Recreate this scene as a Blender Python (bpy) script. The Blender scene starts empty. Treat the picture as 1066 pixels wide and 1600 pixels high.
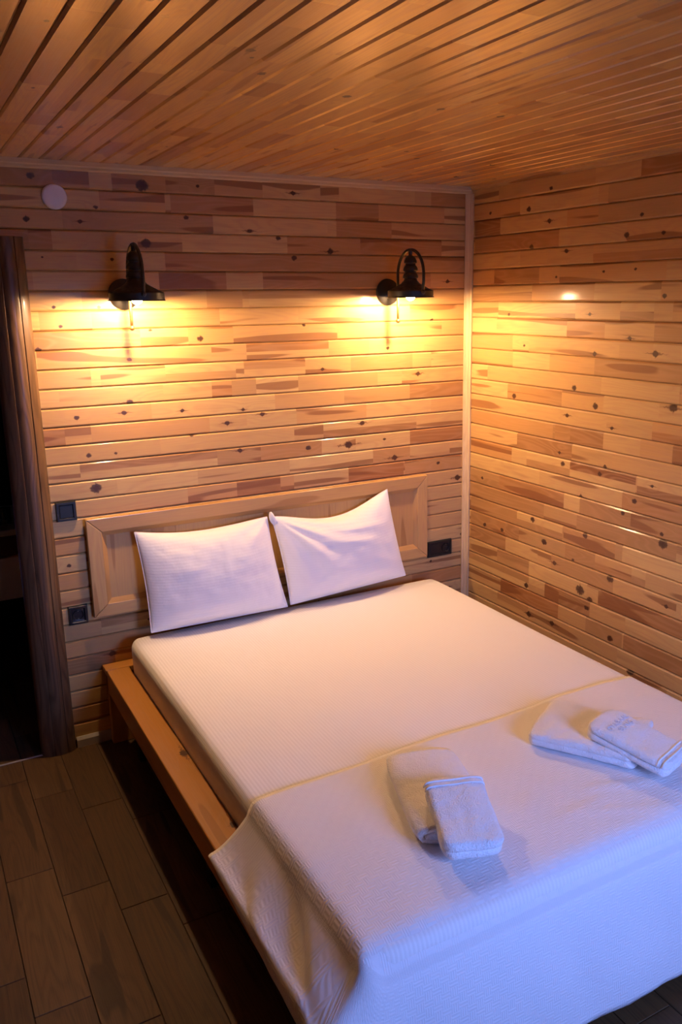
import bpy, bmesh, math, random
from mathutils import Vector, Matrix, noise

# ------------------------------------------------------------------ camera, world, exposure
U = 0.075                      # one cladding board = 75 mm; layout numbers below are in boards
FLOOR = -30.4                  # floor level, counted in boards below the first groove
def P(X, Y, Z):
    return Vector((X * U, Y * U, (Z - FLOOR) * U))
scene = bpy.context.scene
COL = scene.collection
cam_d = bpy.data.cameras.new('camera')
cam = bpy.data.objects.new('camera', cam_d); COL.objects.link(cam)
scene.camera = cam
cam_d.sensor_fit = 'HORIZONTAL'; cam_d.sensor_width = 24.0
cam_d.lens = 1319.55 / 1066 * 24.0
cam_d.shift_x = -59.28 / 1066; cam_d.shift_y = -17.92 / 1066
cam_d.clip_start = 0.02
yaw, pit, rol = 0.516786, 0.237290, -0.010928
fw = Vector((math.sin(yaw) * math.cos(pit), math.cos(yaw) * math.cos(pit), -math.sin(pit)))
rt = Vector((math.cos(yaw), -math.sin(yaw), 0)); up = rt.cross(fw)
rt2 = math.cos(rol) * rt + math.sin(rol) * up; up2 = -math.sin(rol) * rt + math.cos(rol) * up
m = Matrix((rt2, up2, -fw)).transposed().to_4x4(); m.translation = P(-33.5747, -46.7579, -5.4396)
cam.matrix_world = m

world = bpy.data.worlds.new('dusk_sky'); scene.world = world; world.use_nodes = True
bg = world.node_tree.nodes['Background']
bg.inputs[0].default_value = (0.22, 0.36, 1.0, 1); bg.inputs[1].default_value = 40.0
BULB = 2350.0
scene.view_settings.view_transform = 'Standard'; scene.view_settings.look = 'None'
scene.view_settings.gamma = 1.0; scene.view_settings.use_curve_mapping = False
scene.view_settings.exposure = 0.0

# ------------------------------------------------------------------ node helpers and materials
class NT:
    def __init__(s, mat):
        s.t = mat.node_tree; s.n = s.t.nodes; s.l = s.t.links
    def new(s, typ, **kw):
        n = s.n.new(typ)
        for k, v in kw.items(): setattr(n, k, v)
        return n
    def put(s, sock, v):
        if hasattr(v, 'is_output') or isinstance(v, bpy.types.NodeSocket): s.l.new(v, sock)
        else: sock.default_value = v
    def math(s, op, a, b=None, c=None, clamp=False):
        n = s.new('ShaderNodeMath', operation=op); n.use_clamp = clamp
        s.put(n.inputs[0], a)
        if b is not None: s.put(n.inputs[1], b)
        if c is not None: s.put(n.inputs[2], c)
        return n.outputs[0]
    def ramp(s, v, lo, hi, a=0.0, b=1.0):
        n = s.new('ShaderNodeMapRange', interpolation_type='SMOOTHSTEP')
        s.put(n.inputs[0], v); s.put(n.inputs[1], lo); s.put(n.inputs[2], hi); s.put(n.inputs[3], a); s.put(n.inputs[4], b)
        return n.outputs[0]
    def mix(s, f, a, b, mode='MIX'):
        n = s.new('ShaderNodeMix', data_type='RGBA', blend_type=mode)
        s.put(n.inputs[0], f); s.put(n.inputs[6], a); s.put(n.inputs[7], b)
        return n.outputs[2]
    def xyz(s, a=0.0, b=0.0, c=0.0):
        n = s.new('ShaderNodeCombineXYZ'); s.put(n.inputs[0], a); s.put(n.inputs[1], b); s.put(n.inputs[2], c)
        return n.outputs[0]
    def noise(s, vec, scale=1.0, detail=2.0, rough=0.5, dim='3D'):
        n = s.new('ShaderNodeTexNoise', noise_dimensions=dim)
        s.put(n.inputs['Vector'], vec); n.inputs['Scale'].default_value = scale
        n.inputs['Detail'].default_value = detail; n.inputs['Roughness'].default_value = rough
        return n.outputs[0]
    def sep(s, vec):
        n = s.new('ShaderNodeSeparateXYZ'); s.put(n.inputs[0], vec); return n.outputs
    def bump(s, h, strength=0.3, dist=0.001):
        n = s.new('ShaderNodeBump'); n.inputs['Strength'].default_value = strength; n.inputs['Distance'].default_value = dist
        s.put(n.inputs['Height'], h); return n.outputs[0]
MATS = {}
def new_mat(name, color=(0.5, 0.5, 0.5), rough=0.5, spec=0.5, metal=0.0):
    mt = bpy.data.materials.new(name); mt.use_nodes = True
    b = mt.node_tree.nodes['Principled BSDF']
    b.inputs['Base Color'].default_value = (*color, 1); b.inputs['Roughness'].default_value = rough
    b.inputs['Specular IOR Level'].default_value = spec; b.inputs['Metallic'].default_value = metal
    MATS[name] = mt
    return mt, NT(mt), b
def C(r, g, b): return (r, g, b, 1.0)

def pine(name, light, dark, red, rough, coat, coat_rough=0.14, knots=True, ring=1.0, ring_col=(0.55, 0.30, 0.13)):
    """Varnished pine: tone, seed and knots come with each board; uv runs along and across the grain in metres."""
    mt, T, b = new_mat(name, light, rough, 0.32)
    uv = T.new('ShaderNodeUVMap', uv_map='grain').outputs[0]
    u, v, _ = T.sep(uv)
    att = T.new('ShaderNodeAttribute', attribute_name='tone')
    tone, hue, seed = T.sep(att.outputs['Vector'])
    su = T.math('MULTIPLY_ADD', seed, 37.0, u); sv = T.math('MULTIPLY_ADD', seed, 11.0, v)
    phase = None; tails = None; cores = None
    if knots:
        wob = T.noise(T.xyz(T.math('MULTIPLY', u, 90.0), T.math('MULTIPLY', v, 90.0)), 1.0, 0.0)
        for i in range(4):
            ka = T.new('ShaderNodeAttribute', attribute_type='OBJECT', attribute_name='k%d' % i)
            ku, kv, kr = T.sep(ka.outputs['Vector'])
            r = T.math('ABSOLUTE', kr)
            r = T.math('MAXIMUM', r, 0.0005)
            eye = T.math('LESS_THAN', kr, 0.0)
            dx = T.math('DIVIDE', T.math('SUBTRACT', u, ku), r)
            dy = T.math('DIVIDE', T.math('SUBTRACT', v, kv), r)
            dy = T.math('ADD', dy, T.math('MULTIPLY', T.math('SUBTRACT', wob, 0.5), 0.9))
            d = T.math('SQRT', T.math('ADD', T.math('MULTIPLY', T.math('MULTIPLY', dx, dx), 0.62), T.math('MULTIPLY', dy, dy)))
            core = T.ramp(d, 0.75, 1.1, 1.0, 0.0)
            st = T.math('MULTIPLY_ADD', eye, 4.2, 1.9)
            ax = T.math('SQRT', T.math('DIVIDE', T.math('ABSOLUTE', dx), st))
            ay = T.math('SQRT', T.math('DIVIDE', T.math('ABSOLUTE', dy), 1.5))
            tail = T.ramp(T.math('ADD', ax, ay), 0.8, 1.15, 1.0, 0.0)
            ph = T.math('EXPONENT', T.math('MULTIPLY', T.math('MULTIPLY', d, d), -0.05))
            cores = core if cores is None else T.math('MAXIMUM', cores, core)
            tails = tail if tails is None else T.math('MAXIMUM', tails, tail)
            phase = ph if phase is None else T.math('ADD', phase, ph)
    field = T.noise(T.xyz(T.math('MULTIPLY', su, 1.7), T.math('MULTIPLY', sv, 13.0)), 1.0, 1.0)
    ang = T.math('ADD', T.math('MULTIPLY', field, 62.0), T.math('MULTIPLY', sv, 130.0))
    if phase is not None: ang = T.math('ADD', ang, T.math('MULTIPLY', phase, 7.0))
    rings = T.math('MULTIPLY_ADD', T.math('SINE', ang), 0.5, 0.5)
    rings = T.math('POWER', rings, 2.2)
    streak = T.noise(T.xyz(T.math('MULTIPLY', su, 5.0), T.math('MULTIPLY', sv, 420.0)), 1.0, 2.0)
    broad = T.noise(T.xyz(T.math('MULTIPLY', su, 2.2), T.math('MULTIPLY', sv, 22.0)), 1.0, 2.0)
    col = T.mix(tone, C(*light), C(*dark))
    col = T.mix(T.math('MULTIPLY', hue, 0.55), col, C(*red))
    col = T.mix(T.math('MULTIPLY', rings, 0.40 * ring), col, C(*ring_col), 'MIX')
    col = T.mix(T.ramp(streak, 0.3, 0.7, 0.0, 0.14), col, C(0.28, 0.13, 0.05))
    heart = T.noise(T.xyz(T.math('MULTIPLY', su, 1.5), T.math('MULTIPLY', sv, 19.0), 4.0), 1.0, 0.5)
    thr = T.math('MULTIPLY_ADD', hue, -0.10, 0.672)
    heart = T.ramp(T.math('SUBTRACT', heart, thr), 0.0, 0.03)
    col = T.mix(T.math('MULTIPLY', heart, 0.72), col, C(*(q * 0.95 for q in dark)))
    col = T.mix(T.ramp(broad, 0.56, 0.80, 0.0, 0.35), col, C(*dark))
    if knots:
        col = T.mix(T.math('MULTIPLY', tails, 0.80), col, C(0.17, 0.062, 0.022))
        col = T.mix(T.math('MULTIPLY', cores, 0.85), col, C(0.05, 0.018, 0.009))
    T.put(b.inputs['Base Color'], col)
    T.put(b.inputs['Roughness'], T.math('MULTIPLY_ADD', streak, 0.12, rough - 0.06))
    T.put(b.inputs['Normal'], T.bump(T.math('ADD', streak, T.math('MULTIPLY', broad, 3.0)), 0.25, 0.0012))
    b.inputs['Coat Weight'].default_value = coat; b.inputs['Coat Roughness'].default_value = coat_rough
    return mt
pine('pine_wall', (0.69, 0.45, 0.17), (0.235, 0.085, 0.026), (0.53, 0.225, 0.058), 0.46, 0.20)
pine('pine_ceiling', (0.90, 0.54, 0.135), (0.38, 0.15, 0.035), (0.66, 0.29, 0.06), 0.36, 1.0, coat_rough=0.19)
pine('pine_furniture', (0.66, 0.41, 0.15), (0.40, 0.19, 0.06), (0.56, 0.28, 0.09), 0.42, 0.25, knots=False)
pine('pine_rail', (0.60, 0.28, 0.055), (0.40, 0.165, 0.035), (0.52, 0.21, 0.04), 0.45, 0.15, ring=0.5)
pine('pine_trim', (0.74, 0.56, 0.31), (0.46, 0.27, 0.11), (0.60, 0.38, 0.17), 0.55, 0.0, knots=False, ring=0.6)
pine('walnut_casing', (0.15, 0.082, 0.04), (0.07, 0.038, 0.02), (0.18, 0.095, 0.042), 0.40, 0.15, knots=False, ring=1.8, ring_col=(0.06, 0.032, 0.017))
pine('wood_tile', (0.105, 0.060, 0.022), (0.038, 0.021, 0.009), (0.09, 0.046, 0.016), 0.62, 0.0, knots=False, ring=0.9, ring_col=(0.025, 0.014, 0.008))

mt, T, b = new_mat('sheet_cotton', (0.90, 0.885, 0.87), 0.75, 0.3)
co = T.new('ShaderNodeTexCoord').outputs['Object']; x, y, z = T.sep(co)
st = T.math('MULTIPLY_ADD', T.math('SINE', T.math('MULTIPLY', x, 2 * math.pi / 0.0115)), 0.5, 0.5)
st = T.ramp(st, 0.35, 0.65)
T.put(b.inputs['Base Color'], T.mix(st, C(0.90, 0.885, 0.87), C(0.85, 0.835, 0.82)))
T.put(b.inputs['Roughness'], T.math('MULTIPLY_ADD', st, 0.2, 0.6))
wr = T.noise(co, 7.0, 3.0)
T.put(b.inputs['Normal'], T.bump(T.math('MULTIPLY_ADD', wr, 9.0, T.math('MULTIPLY', st, 0.5)), 0.5, 0.0012))
mt, T, b = new_mat('pillow_cotton', (0.88, 0.87, 0.88), 0.8, 0.25)
co = T.new('ShaderNodeTexCoord').outputs['Object']; x, y, z = T.sep(co)
st = T.ramp(T.math('SINE', T.math('MULTIPLY', z, 2 * math.pi / 0.012)), -0.3, 0.3)
T.put(b.inputs['Base Color'], T.mix(st, C(0.88, 0.87, 0.88), C(0.865, 0.855, 0.865)))
T.put(b.inputs['Normal'], T.bump(T.math('ADD', T.noise(co, 14.0, 3.0), T.math('MULTIPLY', st, 0.05)), 0.5, 0.006))
mt, T, b = new_mat('waffle_cotton', (0.84, 0.83, 0.84), 0.85, 0.2)
co = T.new('ShaderNodeTexCoord').outputs['UV']; x, y, z = T.sep(co)
wx = T.math('SINE', T.math('MULTIPLY', x, 2 * math.pi / 0.006)); wy = T.math('SINE', T.math('MULTIPLY', y, 2 * math.pi / 0.010))
big = T.math('MULTIPLY', T.math('SINE', T.math('MULTIPLY', x, 2 * math.pi / 0.045)), T.math('SINE', T.math('MULTIPLY', y, 2 * math.pi / 0.045)))
rib = T.math('ADD', T.math('MULTIPLY', wx, T.ramp(big, -0.15, 0.15)), T.math('MULTIPLY', wy, T.ramp(big, 0.15, -0.15)))
T.put(b.inputs['Normal'], T.bump(T.math('ADD', rib, T.math('MULTIPLY', T.noise(co, 9.0, 2.0), 6.0)), 0.4, 0.0007))
mt, T, b = new_mat('terry', (0.90, 0.90, 0.92), 0.95, 0.1)
co = T.new('ShaderNodeTexCoord').outputs['Object']
T.put(b.inputs['Normal'], T.bump(T.math('ADD', T.noise(co, 260.0, 2.0), T.math('MULTIPLY', T.noise(co, 26.0, 2.0), 2.0)), 1.0, 0.004))
b.inputs['Sheen Weight'].default_value = 0.25
new_mat('terry_band', (0.88, 0.88, 0.90), 0.8, 0.2)
new_mat('thread', (0.70, 0.70, 0.76), 0.7, 0.3)
mt, T, b = new_mat('black_iron', (0.016, 0.014, 0.012), 0.42, 0.5)
co = T.new('ShaderNodeTexCoord').outputs['Object']
T.put(b.inputs['Roughness'], T.ramp(T.noise(co, 60.0, 3.0), 0.3, 0.7, 0.32, 0.55))
new_mat('brass_rod', (0.20, 0.11, 0.035), 0.38, 0.5, 0.5)
new_mat('reflector_cream', (0.90, 0.84, 0.72), 0.5)  # reflective cream for the unseen shade inside, sends more light down
mt, T, b = new_mat('bulb_glow', (1, 0.9, 0.7), 0.3)
b.inputs['Emission Color'].default_value = (1.0, 0.61, 0.31, 1); b.inputs['Emission Strength'].default_value = BULB
new_mat('black_plastic', (0.012, 0.014, 0.016), 0.28, 0.5)
new_mat('black_plastic_matt', (0.008, 0.009, 0.010), 0.4, 0.5)
new_mat('steel_pin', (0.5, 0.5, 0.5), 0.3, 0.5, 1.0)
new_mat('white_plastic', (0.80, 0.80, 0.82), 0.45)
new_mat('grey_plastic', (0.42, 0.40, 0.38), 0.45)
mt, T, b = new_mat('grout', (0.10, 0.085, 0.07), 0.9)
mt, T, b = new_mat('grout_light', (0.34, 0.31, 0.28), 0.8)
mt, T, b = new_mat('dark_backing', (0.075, 0.040, 0.018), 0.8)
mt, T, b = new_mat('plain_wood', (0.50, 0.31, 0.13), 0.5)
co = T.new('ShaderNodeTexCoord').outputs['Object']; x, y, z = T.sep(co)
g = T.noise(T.xyz(T.math('MULTIPLY', T.math('ADD', x, y), 2.0), 0.0, T.math('MULTIPLY', z, 40.0)), 1.0, 3.0)
T.put(b.inputs['Base Color'], T.mix(T.ramp(g, 0.3, 0.7), C(0.24, 0.13, 0.05), C(0.13, 0.065, 0.025)))
mt, T, b = new_mat('ground_bounce_grey', (0.17, 0.17, 0.16), 0.9)  # grey set to bounce some skylight up through the window
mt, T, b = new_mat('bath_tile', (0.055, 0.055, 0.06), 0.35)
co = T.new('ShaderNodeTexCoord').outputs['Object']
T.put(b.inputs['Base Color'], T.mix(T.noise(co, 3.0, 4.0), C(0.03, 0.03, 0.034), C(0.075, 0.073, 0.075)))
new_mat('counter_stone', (0.65, 0.65, 0.68), 0.3)
new_mat('vanity_red', (0.12, 0.035, 0.02), 0.4)
new_mat('vanity_white', (0.82, 0.82, 0.86), 0.4)
mt, T, b = new_mat('clear_glass', (0.9, 0.95, 1.0), 0.03)
b.inputs['Transmission Weight'].default_value = 1.0
mt, T, b = new_mat('window_pane', (0.9, 0.95, 1.0), 0.05)
tr = T.new('ShaderNodeBsdfTransparent'); gl = T.new('ShaderNodeBsdfGlossy'); gl.inputs['Roughness'].default_value = 0.02
fr = T.new('ShaderNodeFresnel'); fr.inputs[0].default_value = 1.3
mx = T.new('ShaderNodeMixShader'); T.l.new(fr.outputs[0], mx.inputs[0]); T.l.new(tr.outputs[0], mx.inputs[1]); T.l.new(gl.outputs[0], mx.inputs[2])
T.l.new(mx.outputs[0], T.n['Material Output'].inputs['Surface'])

# ------------------------------------------------------------------ object helpers
def tag(o, label=None, cat=None, group=None, kind=None):
    if label: o['label'] = label
    if cat: o['category'] = cat
    if group: o['group'] = group
    if kind: o['kind'] = kind
    return o
def link(name, me, mat=None, parent=None, loc=(0, 0, 0), smooth=False):
    o = bpy.data.objects.new(name, me); COL.objects.link(o)
    o.location = loc
    if mat: me.materials.append(MATS[mat])
    if parent: o.parent = parent
    if smooth: me.shade_smooth()
    return o
def empty(name, loc, rotz=0.0):
    o = bpy.data.objects.new(name, None); COL.objects.link(o); o.location = loc; o.rotation_euler.z = rotz
    o.empty_display_size = 0.05
    return o
def mesh_from(name, verts, faces):
    me = bpy.data.meshes.new(name); me.from_pydata([tuple(q) for q in verts], [], faces); me.update()
    return me
def bevel_box(name, lo, hi, mat, parent=None, bev=0.003, seg=2, grain=None, tone=0.1, seed=None, hue=0.1):
    """Bevelled box between two corners (in the parent's space); origin at its own centre. grain = axis the grain runs along."""
    lo = Vector(lo); hi = Vector(hi); c = (lo + hi) / 2; s = hi - lo
    bm = bmesh.new(); bmesh.ops.create_cube(bm, size=1)
    for q in bm.verts: q.co = Vector((q.co.x * s.x, q.co.y * s.y, q.co.z * s.z))
    if bev: bmesh.ops.bevel(bm, geom=list(bm.edges), offset=bev, segments=seg, affect='EDGES', profile=0.5)
    if grain is not None: grain_uv(bm, grain, tone, random.random() if seed is None else seed, hue)
    me = bpy.data.meshes.new(name); bm.to_mesh(me); bm.free()
    return link(name, me, mat, parent, c, smooth=False)
def grain_uv(bm, axis, tone=0.1, seed=0.3, hue=0.1):
    uvl = bm.loops.layers.uv.new('grain'); cl = bm.loops.layers.float_color.new('tone')
    others = [i for i in range(3) if i != axis]
    for f in bm.faces:
        f.normal_update(); n = f.normal
        cross = others[0] if abs(n[others[0]]) < abs(n[others[1]]) else others[1]
        for l in f.loops:
            l[uvl].uv = (l.vert.co[axis], l.vert.co[cross]); l[cl] = (tone, hue, seed, 1)
def joined_boxes(name, boxes, mat, parent=None, bev=0.0):
    bm = bmesh.new()
    for lo, hi in boxes:
        r = bmesh.ops.create_cube(bm, size=1); c = (Vector(lo) + Vector(hi)) / 2; s = Vector(hi) - Vector(lo)
        for q in r['verts']: q.co = Vector((q.co.x * s.x, q.co.y * s.y, q.co.z * s.z)) + c
    if bev: bmesh.ops.bevel(bm, geom=list(bm.edges), offset=bev, segments=2, affect='EDGES', profile=0.5)
    me = bpy.data.meshes.new(name); bm.to_mesh(me); bm.free()
    return link(name, me, mat, parent)
def lathe_mesh(name, prof, seg=40):
    vs, fs = [], []
    n = len(prof)
    for i in range(seg):
        a = 2 * math.pi * i / seg
        for r, z in prof: vs.append((r * math.cos(a), r * math.sin(a), z))
    for i in range(seg):
        j = (i + 1) % seg
        for k in range(n - 1): fs.append((i * n + k, j * n + k, j * n + k + 1, i * n + k + 1))
    me = mesh_from(name, vs, fs); bm = bmesh.new(); bm.from_mesh(me)
    bmesh.ops.remove_doubles(bm, verts=bm.verts, dist=1e-5); bmesh.ops.recalc_face_normals(bm, faces=bm.faces)
    bm.to_mesh(me); bm.free()
    return me
def tube_mesh(name, pts, r, seg=12, cap=True):
    pts = [Vector(q) for q in pts]; vs, fs = [], []
    ref = None
    for i, q in enumerate(pts):
        t = (pts[min(i + 1, len(pts) - 1)] - pts[max(i - 1, 0)]).normalized()
        if ref is None: ref = t.orthogonal().normalized()
        ref = (ref - t * ref.dot(t)).normalized(); bn = t.cross(ref)
        for k in range(seg):
            a = 2 * math.pi * k / seg; vs.append(q + r * (math.cos(a) * ref + math.sin(a) * bn))
    for i in range(len(pts) - 1):
        for k in range(seg):
            k2 = (k + 1) % seg; fs.append((i * seg + k, i * seg + k2, (i + 1) * seg + k2, (i + 1) * seg + k))
    if cap: fs.append(tuple(range(seg))[::-1]); fs.append(tuple((len(pts) - 1) * seg + k for k in range(seg)))
    return mesh_from(name, vs, fs)
def auto_smooth(o, ang=40):
    me = o.data; me.shade_smooth()
    bm = bmesh.new(); bm.from_mesh(me)
    for e in bm.edges:
        if len(e.link_faces) == 2 and e.calc_face_angle(0) > math.radians(ang): e.smooth = False
    bm.to_mesh(me); bm.free()
    return o

# ------------------------------------------------------------------ finger-joint blocks (start, end, row, darkness) and knots (along, across, radius) of each board
BACK_BLOCKS = {
    0: [(-19.8, -17.1, 0, 0.6), (-22.6, -20.9, 0, 0.6), (-27.9, -25.5, 0, 0.65), (-3.0, -0.4, 0, 0.6), (-14.3, -10.7, 0, 0.05)],
    1: [(-19.6, -14.9, 0, 0.65), (-9.7, -6.8, 0, 0.6), (-23.3, -19.9, 1, 0.45)],
    2: [(-25.2, -17.3, 0, 0.5), (-17.3, -10.3, 0, 0.0), (-28.1, -25.2, 0, 0.3), (-9.7, -5.9, 0, 0.6), (-5.9, -0.3, 0, 0.15)],
    3: [(-26.9, -24.0, 0, 0.35), (-8.1, -2.2, 0, 0.7), (-24.1, -19.1, -1, 0.6), (-19.1, -12.9, 0, 0.05), (-28.2, -25.8, 0, 0.7), (-25.8, -21.5, 0, 0.2)],
    4: [(-10.8, -0.3, 0, 0.55), (-21.4, -10.8, 0, 0.6), (-24.7, -20.1, 0, 0.15)],
    5: [(-20.5, -16.7, 0, 0.7), (-14.5, -9.0, 0, 0.6), (-26.9, -22.8, 0, 0.1), (-16.7, -14.5, 0, 0.15)],
    6: [(-17.9, -15.4, 0, 0.5), (-15.8, -7.0, 1, 0.6), (-4.6, -0.3, 0, 0.2)],
    7: [(-19.9, -17.2, 0, 0.45), (-26.8, -24.2, 0, 0.3)],
    9: [(-27.1, -17.8, 0, 0.28), (-15.7, -10.4, 1, 0.8)],
    10: [(-27.2, -24.5, 0, 0.3), (-20.5, -16.4, -1, 0.5), (-8.9, -4.4, 0, 0.5), (-15.9, -12.0, 1, 0.55)],
    11: [(-20.7, -16.7, -1, 0.55), (-16.7, -15.2, 0, 0.45), (-12.5, -7.0, 0, 0.35), (-26.2, -17.9, 0, 0.12)],
    13: [(-27.2, -26.1, 0, 0.75)],
    14: [(-10.9, -4.1, -1, 0.75)],
    15: [(-25.5, -17.8, 1, 0.75)],
    16: [(-7.4, -4.6, 0, 0.5)],
    17: [(-16.7, -13.9, 0, 0.8), (-9.2, -5.1, 0, 0.95), (-5.0, -0.5, 0, 0.5)],
}
BACK_KNOTS = {
    0: [(-21.05, 0.32, 0.33), (-26.52, 0.52, 0.19), (-18.05, 0.44, 0.1), (-12.44, 0.34, -0.15)],
    2: [(-26.91, 0.47, 0.16), (-24.35, 0.43, -0.11), (-18.79, 0.8, 0.14), (-15.18, 0.2, -0.14)],
    3: [(-21.07, 0.43, 0.27), (-13.45, 0.86, 0.15), (-10.15, 0.17, -0.19)],
    4: [(-12.49, 0.78, 0.17), (-22.9, 0.59, 0.1), (-26.34, 0.65, 0.06)],
    5: [(-1.7, 0.44, -0.14)],
    6: [(-26.03, 0.19, 0.1), (-23.77, 0.16, 0.1)],
    7: [(-25.78, 0.22, 0.1), (-2.92, 0.03, 0.12)],
    8: [(-18.41, 0.36, 0.18), (-26.98, 0.07, 0.16), (-12.01, 0.94, 0.11), (-21.17, 0.9, 0.1), (-8.34, 0.42, 0.12), (-16.64, 0.27, -0.11)],
    9: [(-22.42, 0.38, 0.14), (-6.24, 0.37, 0.12)],
    10: [(-10.86, 0.28, -0.12)],
    11: [(-22.57, 0.07, -0.17), (-3.99, 0.64, -0.17)],
    12: [(-25.42, 0.45, 0.14), (-19.69, 0.4, -0.11), (-22.93, 0.53, -0.14), (-16.08, 0.2, -0.11)],
    13: [(-17.1, 0.49, -0.15), (-14.89, 0.85, -0.15)],
    14: [(-24.98, 0.37, 0.14), (-23.55, 0.36, 0.09), (-8.17, 0.76, -0.16), (-19.23, 0.97, -0.11)],
    15: [(-16.4, 0.8, -0.15), (-11.96, 0.52, 0.18), (-9.16, 0.46, -0.26), (-6.54, 0.58, 0.12)],
    16: [(-24.77, 0.54, 0.31), (-5.78, 0.29, -0.21)],
    17: [(-2.36, 0.58, 0.13)],
    18: [(-0.76, 0.38, -0.22)],
    19: [(-21.43, 0.99, -0.15)],
}
RIGHT_BLOCKS = {
    0: [(14.5, 19.0, 0, 0.85), (3.0, 11.3, 0, 0.25)],
    1: [(12.3, 19.1, 0, 0.35)],
    2: [(0.6, 3.2, 0, 0.85)],
    3: [(0.6, 8.6, 0, 0.7)],
    4: [(11.4, 19.4, -1, 0.6)],
    5: [(2.7, 7.0, 0, 0.65)],
    7: [(13.6, 15.9, -1, 0.6), (3.2, 10.2, 0, 0.0)],
    8: [(16.0, 19.7, 0, 0.55)],
    9: [(0.5, 4.7, 0, 0.4)],
    10: [(11.9, 19.9, 0, 0.55)],
    11: [(2.2, 12.5, 0, 0.3)],
    14: [(8.9, 10.2, 0, 0.65), (0.6, 8.7, 0, 0.45), (17.7, 20.3, 0, 0.85)],
    15: [(5.4, 10.4, 0, 0.75)],
    16: [(0.5, 4.9, 1, 0.7), (10.3, 15.4, 1, 0.95), (15.5, 20.5, -1, 0.8)],
    17: [(14.5, 20.5, 0, 0.6)],
    18: [(3.7, 9.9, 0, 0.75), (15.2, 20.6, 0, 0.55)],
    20: [(0.6, 5.6, 0, 0.6), (5.6, 9.9, -1, 0.6), (10.0, 14.2, 0, 0.45)],
    21: [(0.6, 4.4, 0, 0.7), (10.2, 15.5, 0, 0.6), (12.7, 16.5, -1, 0.6)],
    22: [(0.6, 4.5, 0, 0.75), (9.0, 14.2, 0, 0.5)],
    23: [(13.1, 21.1, 0, 0.75)],
    24: [(8.5, 9.8, 0, 0.7)],
    25: [(4.1, 9.8, 0, 0.85), (15.2, 21.2, 0, 0.7), (12.2, 15.1, 0, 0.5)],
}
RIGHT_KNOTS = {
    0: [(7.79, 0.22, 0.14)],
    1: [(5.88, 0.26, 0.19), (2.18, 0.35, 0.12)],
    2: [(7.73, 0.47, -0.15), (14.71, 0.24, 0.13)],
    3: [(13.75, 0.32, 0.18), (16.19, 0.28, 0.13), (6.22, 0.11, 0.19)],
    4: [(9.27, 0.75, -0.14)],
    5: [(14.5, 0.62, 0.1), (12.24, 0.56, 0.1), (8.5, 0.36, 0.09)],
    7: [(4.27, 0.23, 0.12), (11.33, 0.32, -0.11)],
    8: [(14.38, 0.13, -0.13)],
    9: [(11.87, 0.21, -0.14), (16.17, 0.43, -0.19), (5.84, 0.4, 0.1)],
    11: [(10.37, 0.22, 0.18)],
    12: [(4.99, 0.25, 0.2), (12.12, 0.36, 0.2), (17.55, 0.83, -0.24)],
    13: [(9.88, 0.6, -0.13), (13.46, 0.31, -0.12)],
    15: [(13.09, 0.09, 0.14), (9.36, 0.34, -0.11)],
    16: [(9.68, 0.71, 0.17), (12.73, 0.64, 0.16), (16.53, 0.66, -0.1)],
    17: [(11.3, 0.02, -0.18), (15.38, 0.63, 0.17)],
    18: [(14.61, 0.79, 0.14), (17.38, 0.27, 0.13), (1.83, 0.45, 0.13)],
    19: [(17.51, 0.78, 0.3)],
    20: [(11.81, 0.85, 0.19), (7.15, 0.76, 0.2)],
    21: [(8.3, 0.59, 0.24), (4.1, 0.37, 0.17), (2.21, 0.29, 0.17), (10.9, 0.14, 0.11)],
    22: [(13.95, 0.83, 0.25), (18.01, 0.5, -0.13), (9.3, 0.5, -0.16)],
    23: [(11.61, 0.47, 0.34), (12.43, 0.1, 0.22)],
    24: [(12.21, 0.55, 0.19), (6.74, 0.3, 0.21)],
    25: [(14.2, 0.34, 0.22)],
    26: [(7.08, 0.45, -0.21), (9.29, 0.59, -0.2)],
    27: [(15.83, 0.94, 0.25)],
}
CEIL_BLOCKS = {
    -2: [(15.8, 21.3, 0, 0.75)],
    -1: [(9.0, 11.0, 0, 0.75)],
    1: [(14.8, 18.9, 0, 0.75)],
    3: [(25.0, 27.0, 0, 0.75)],
    5: [(9.1, 11.1, 0, 0.75), (17.4, 19.4, 0, 0.75)],
    8: [(21.5, 23.5, 0, 0.75)],
    15: [(19.1, 21.2, 0, 0.75)],
}

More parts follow.
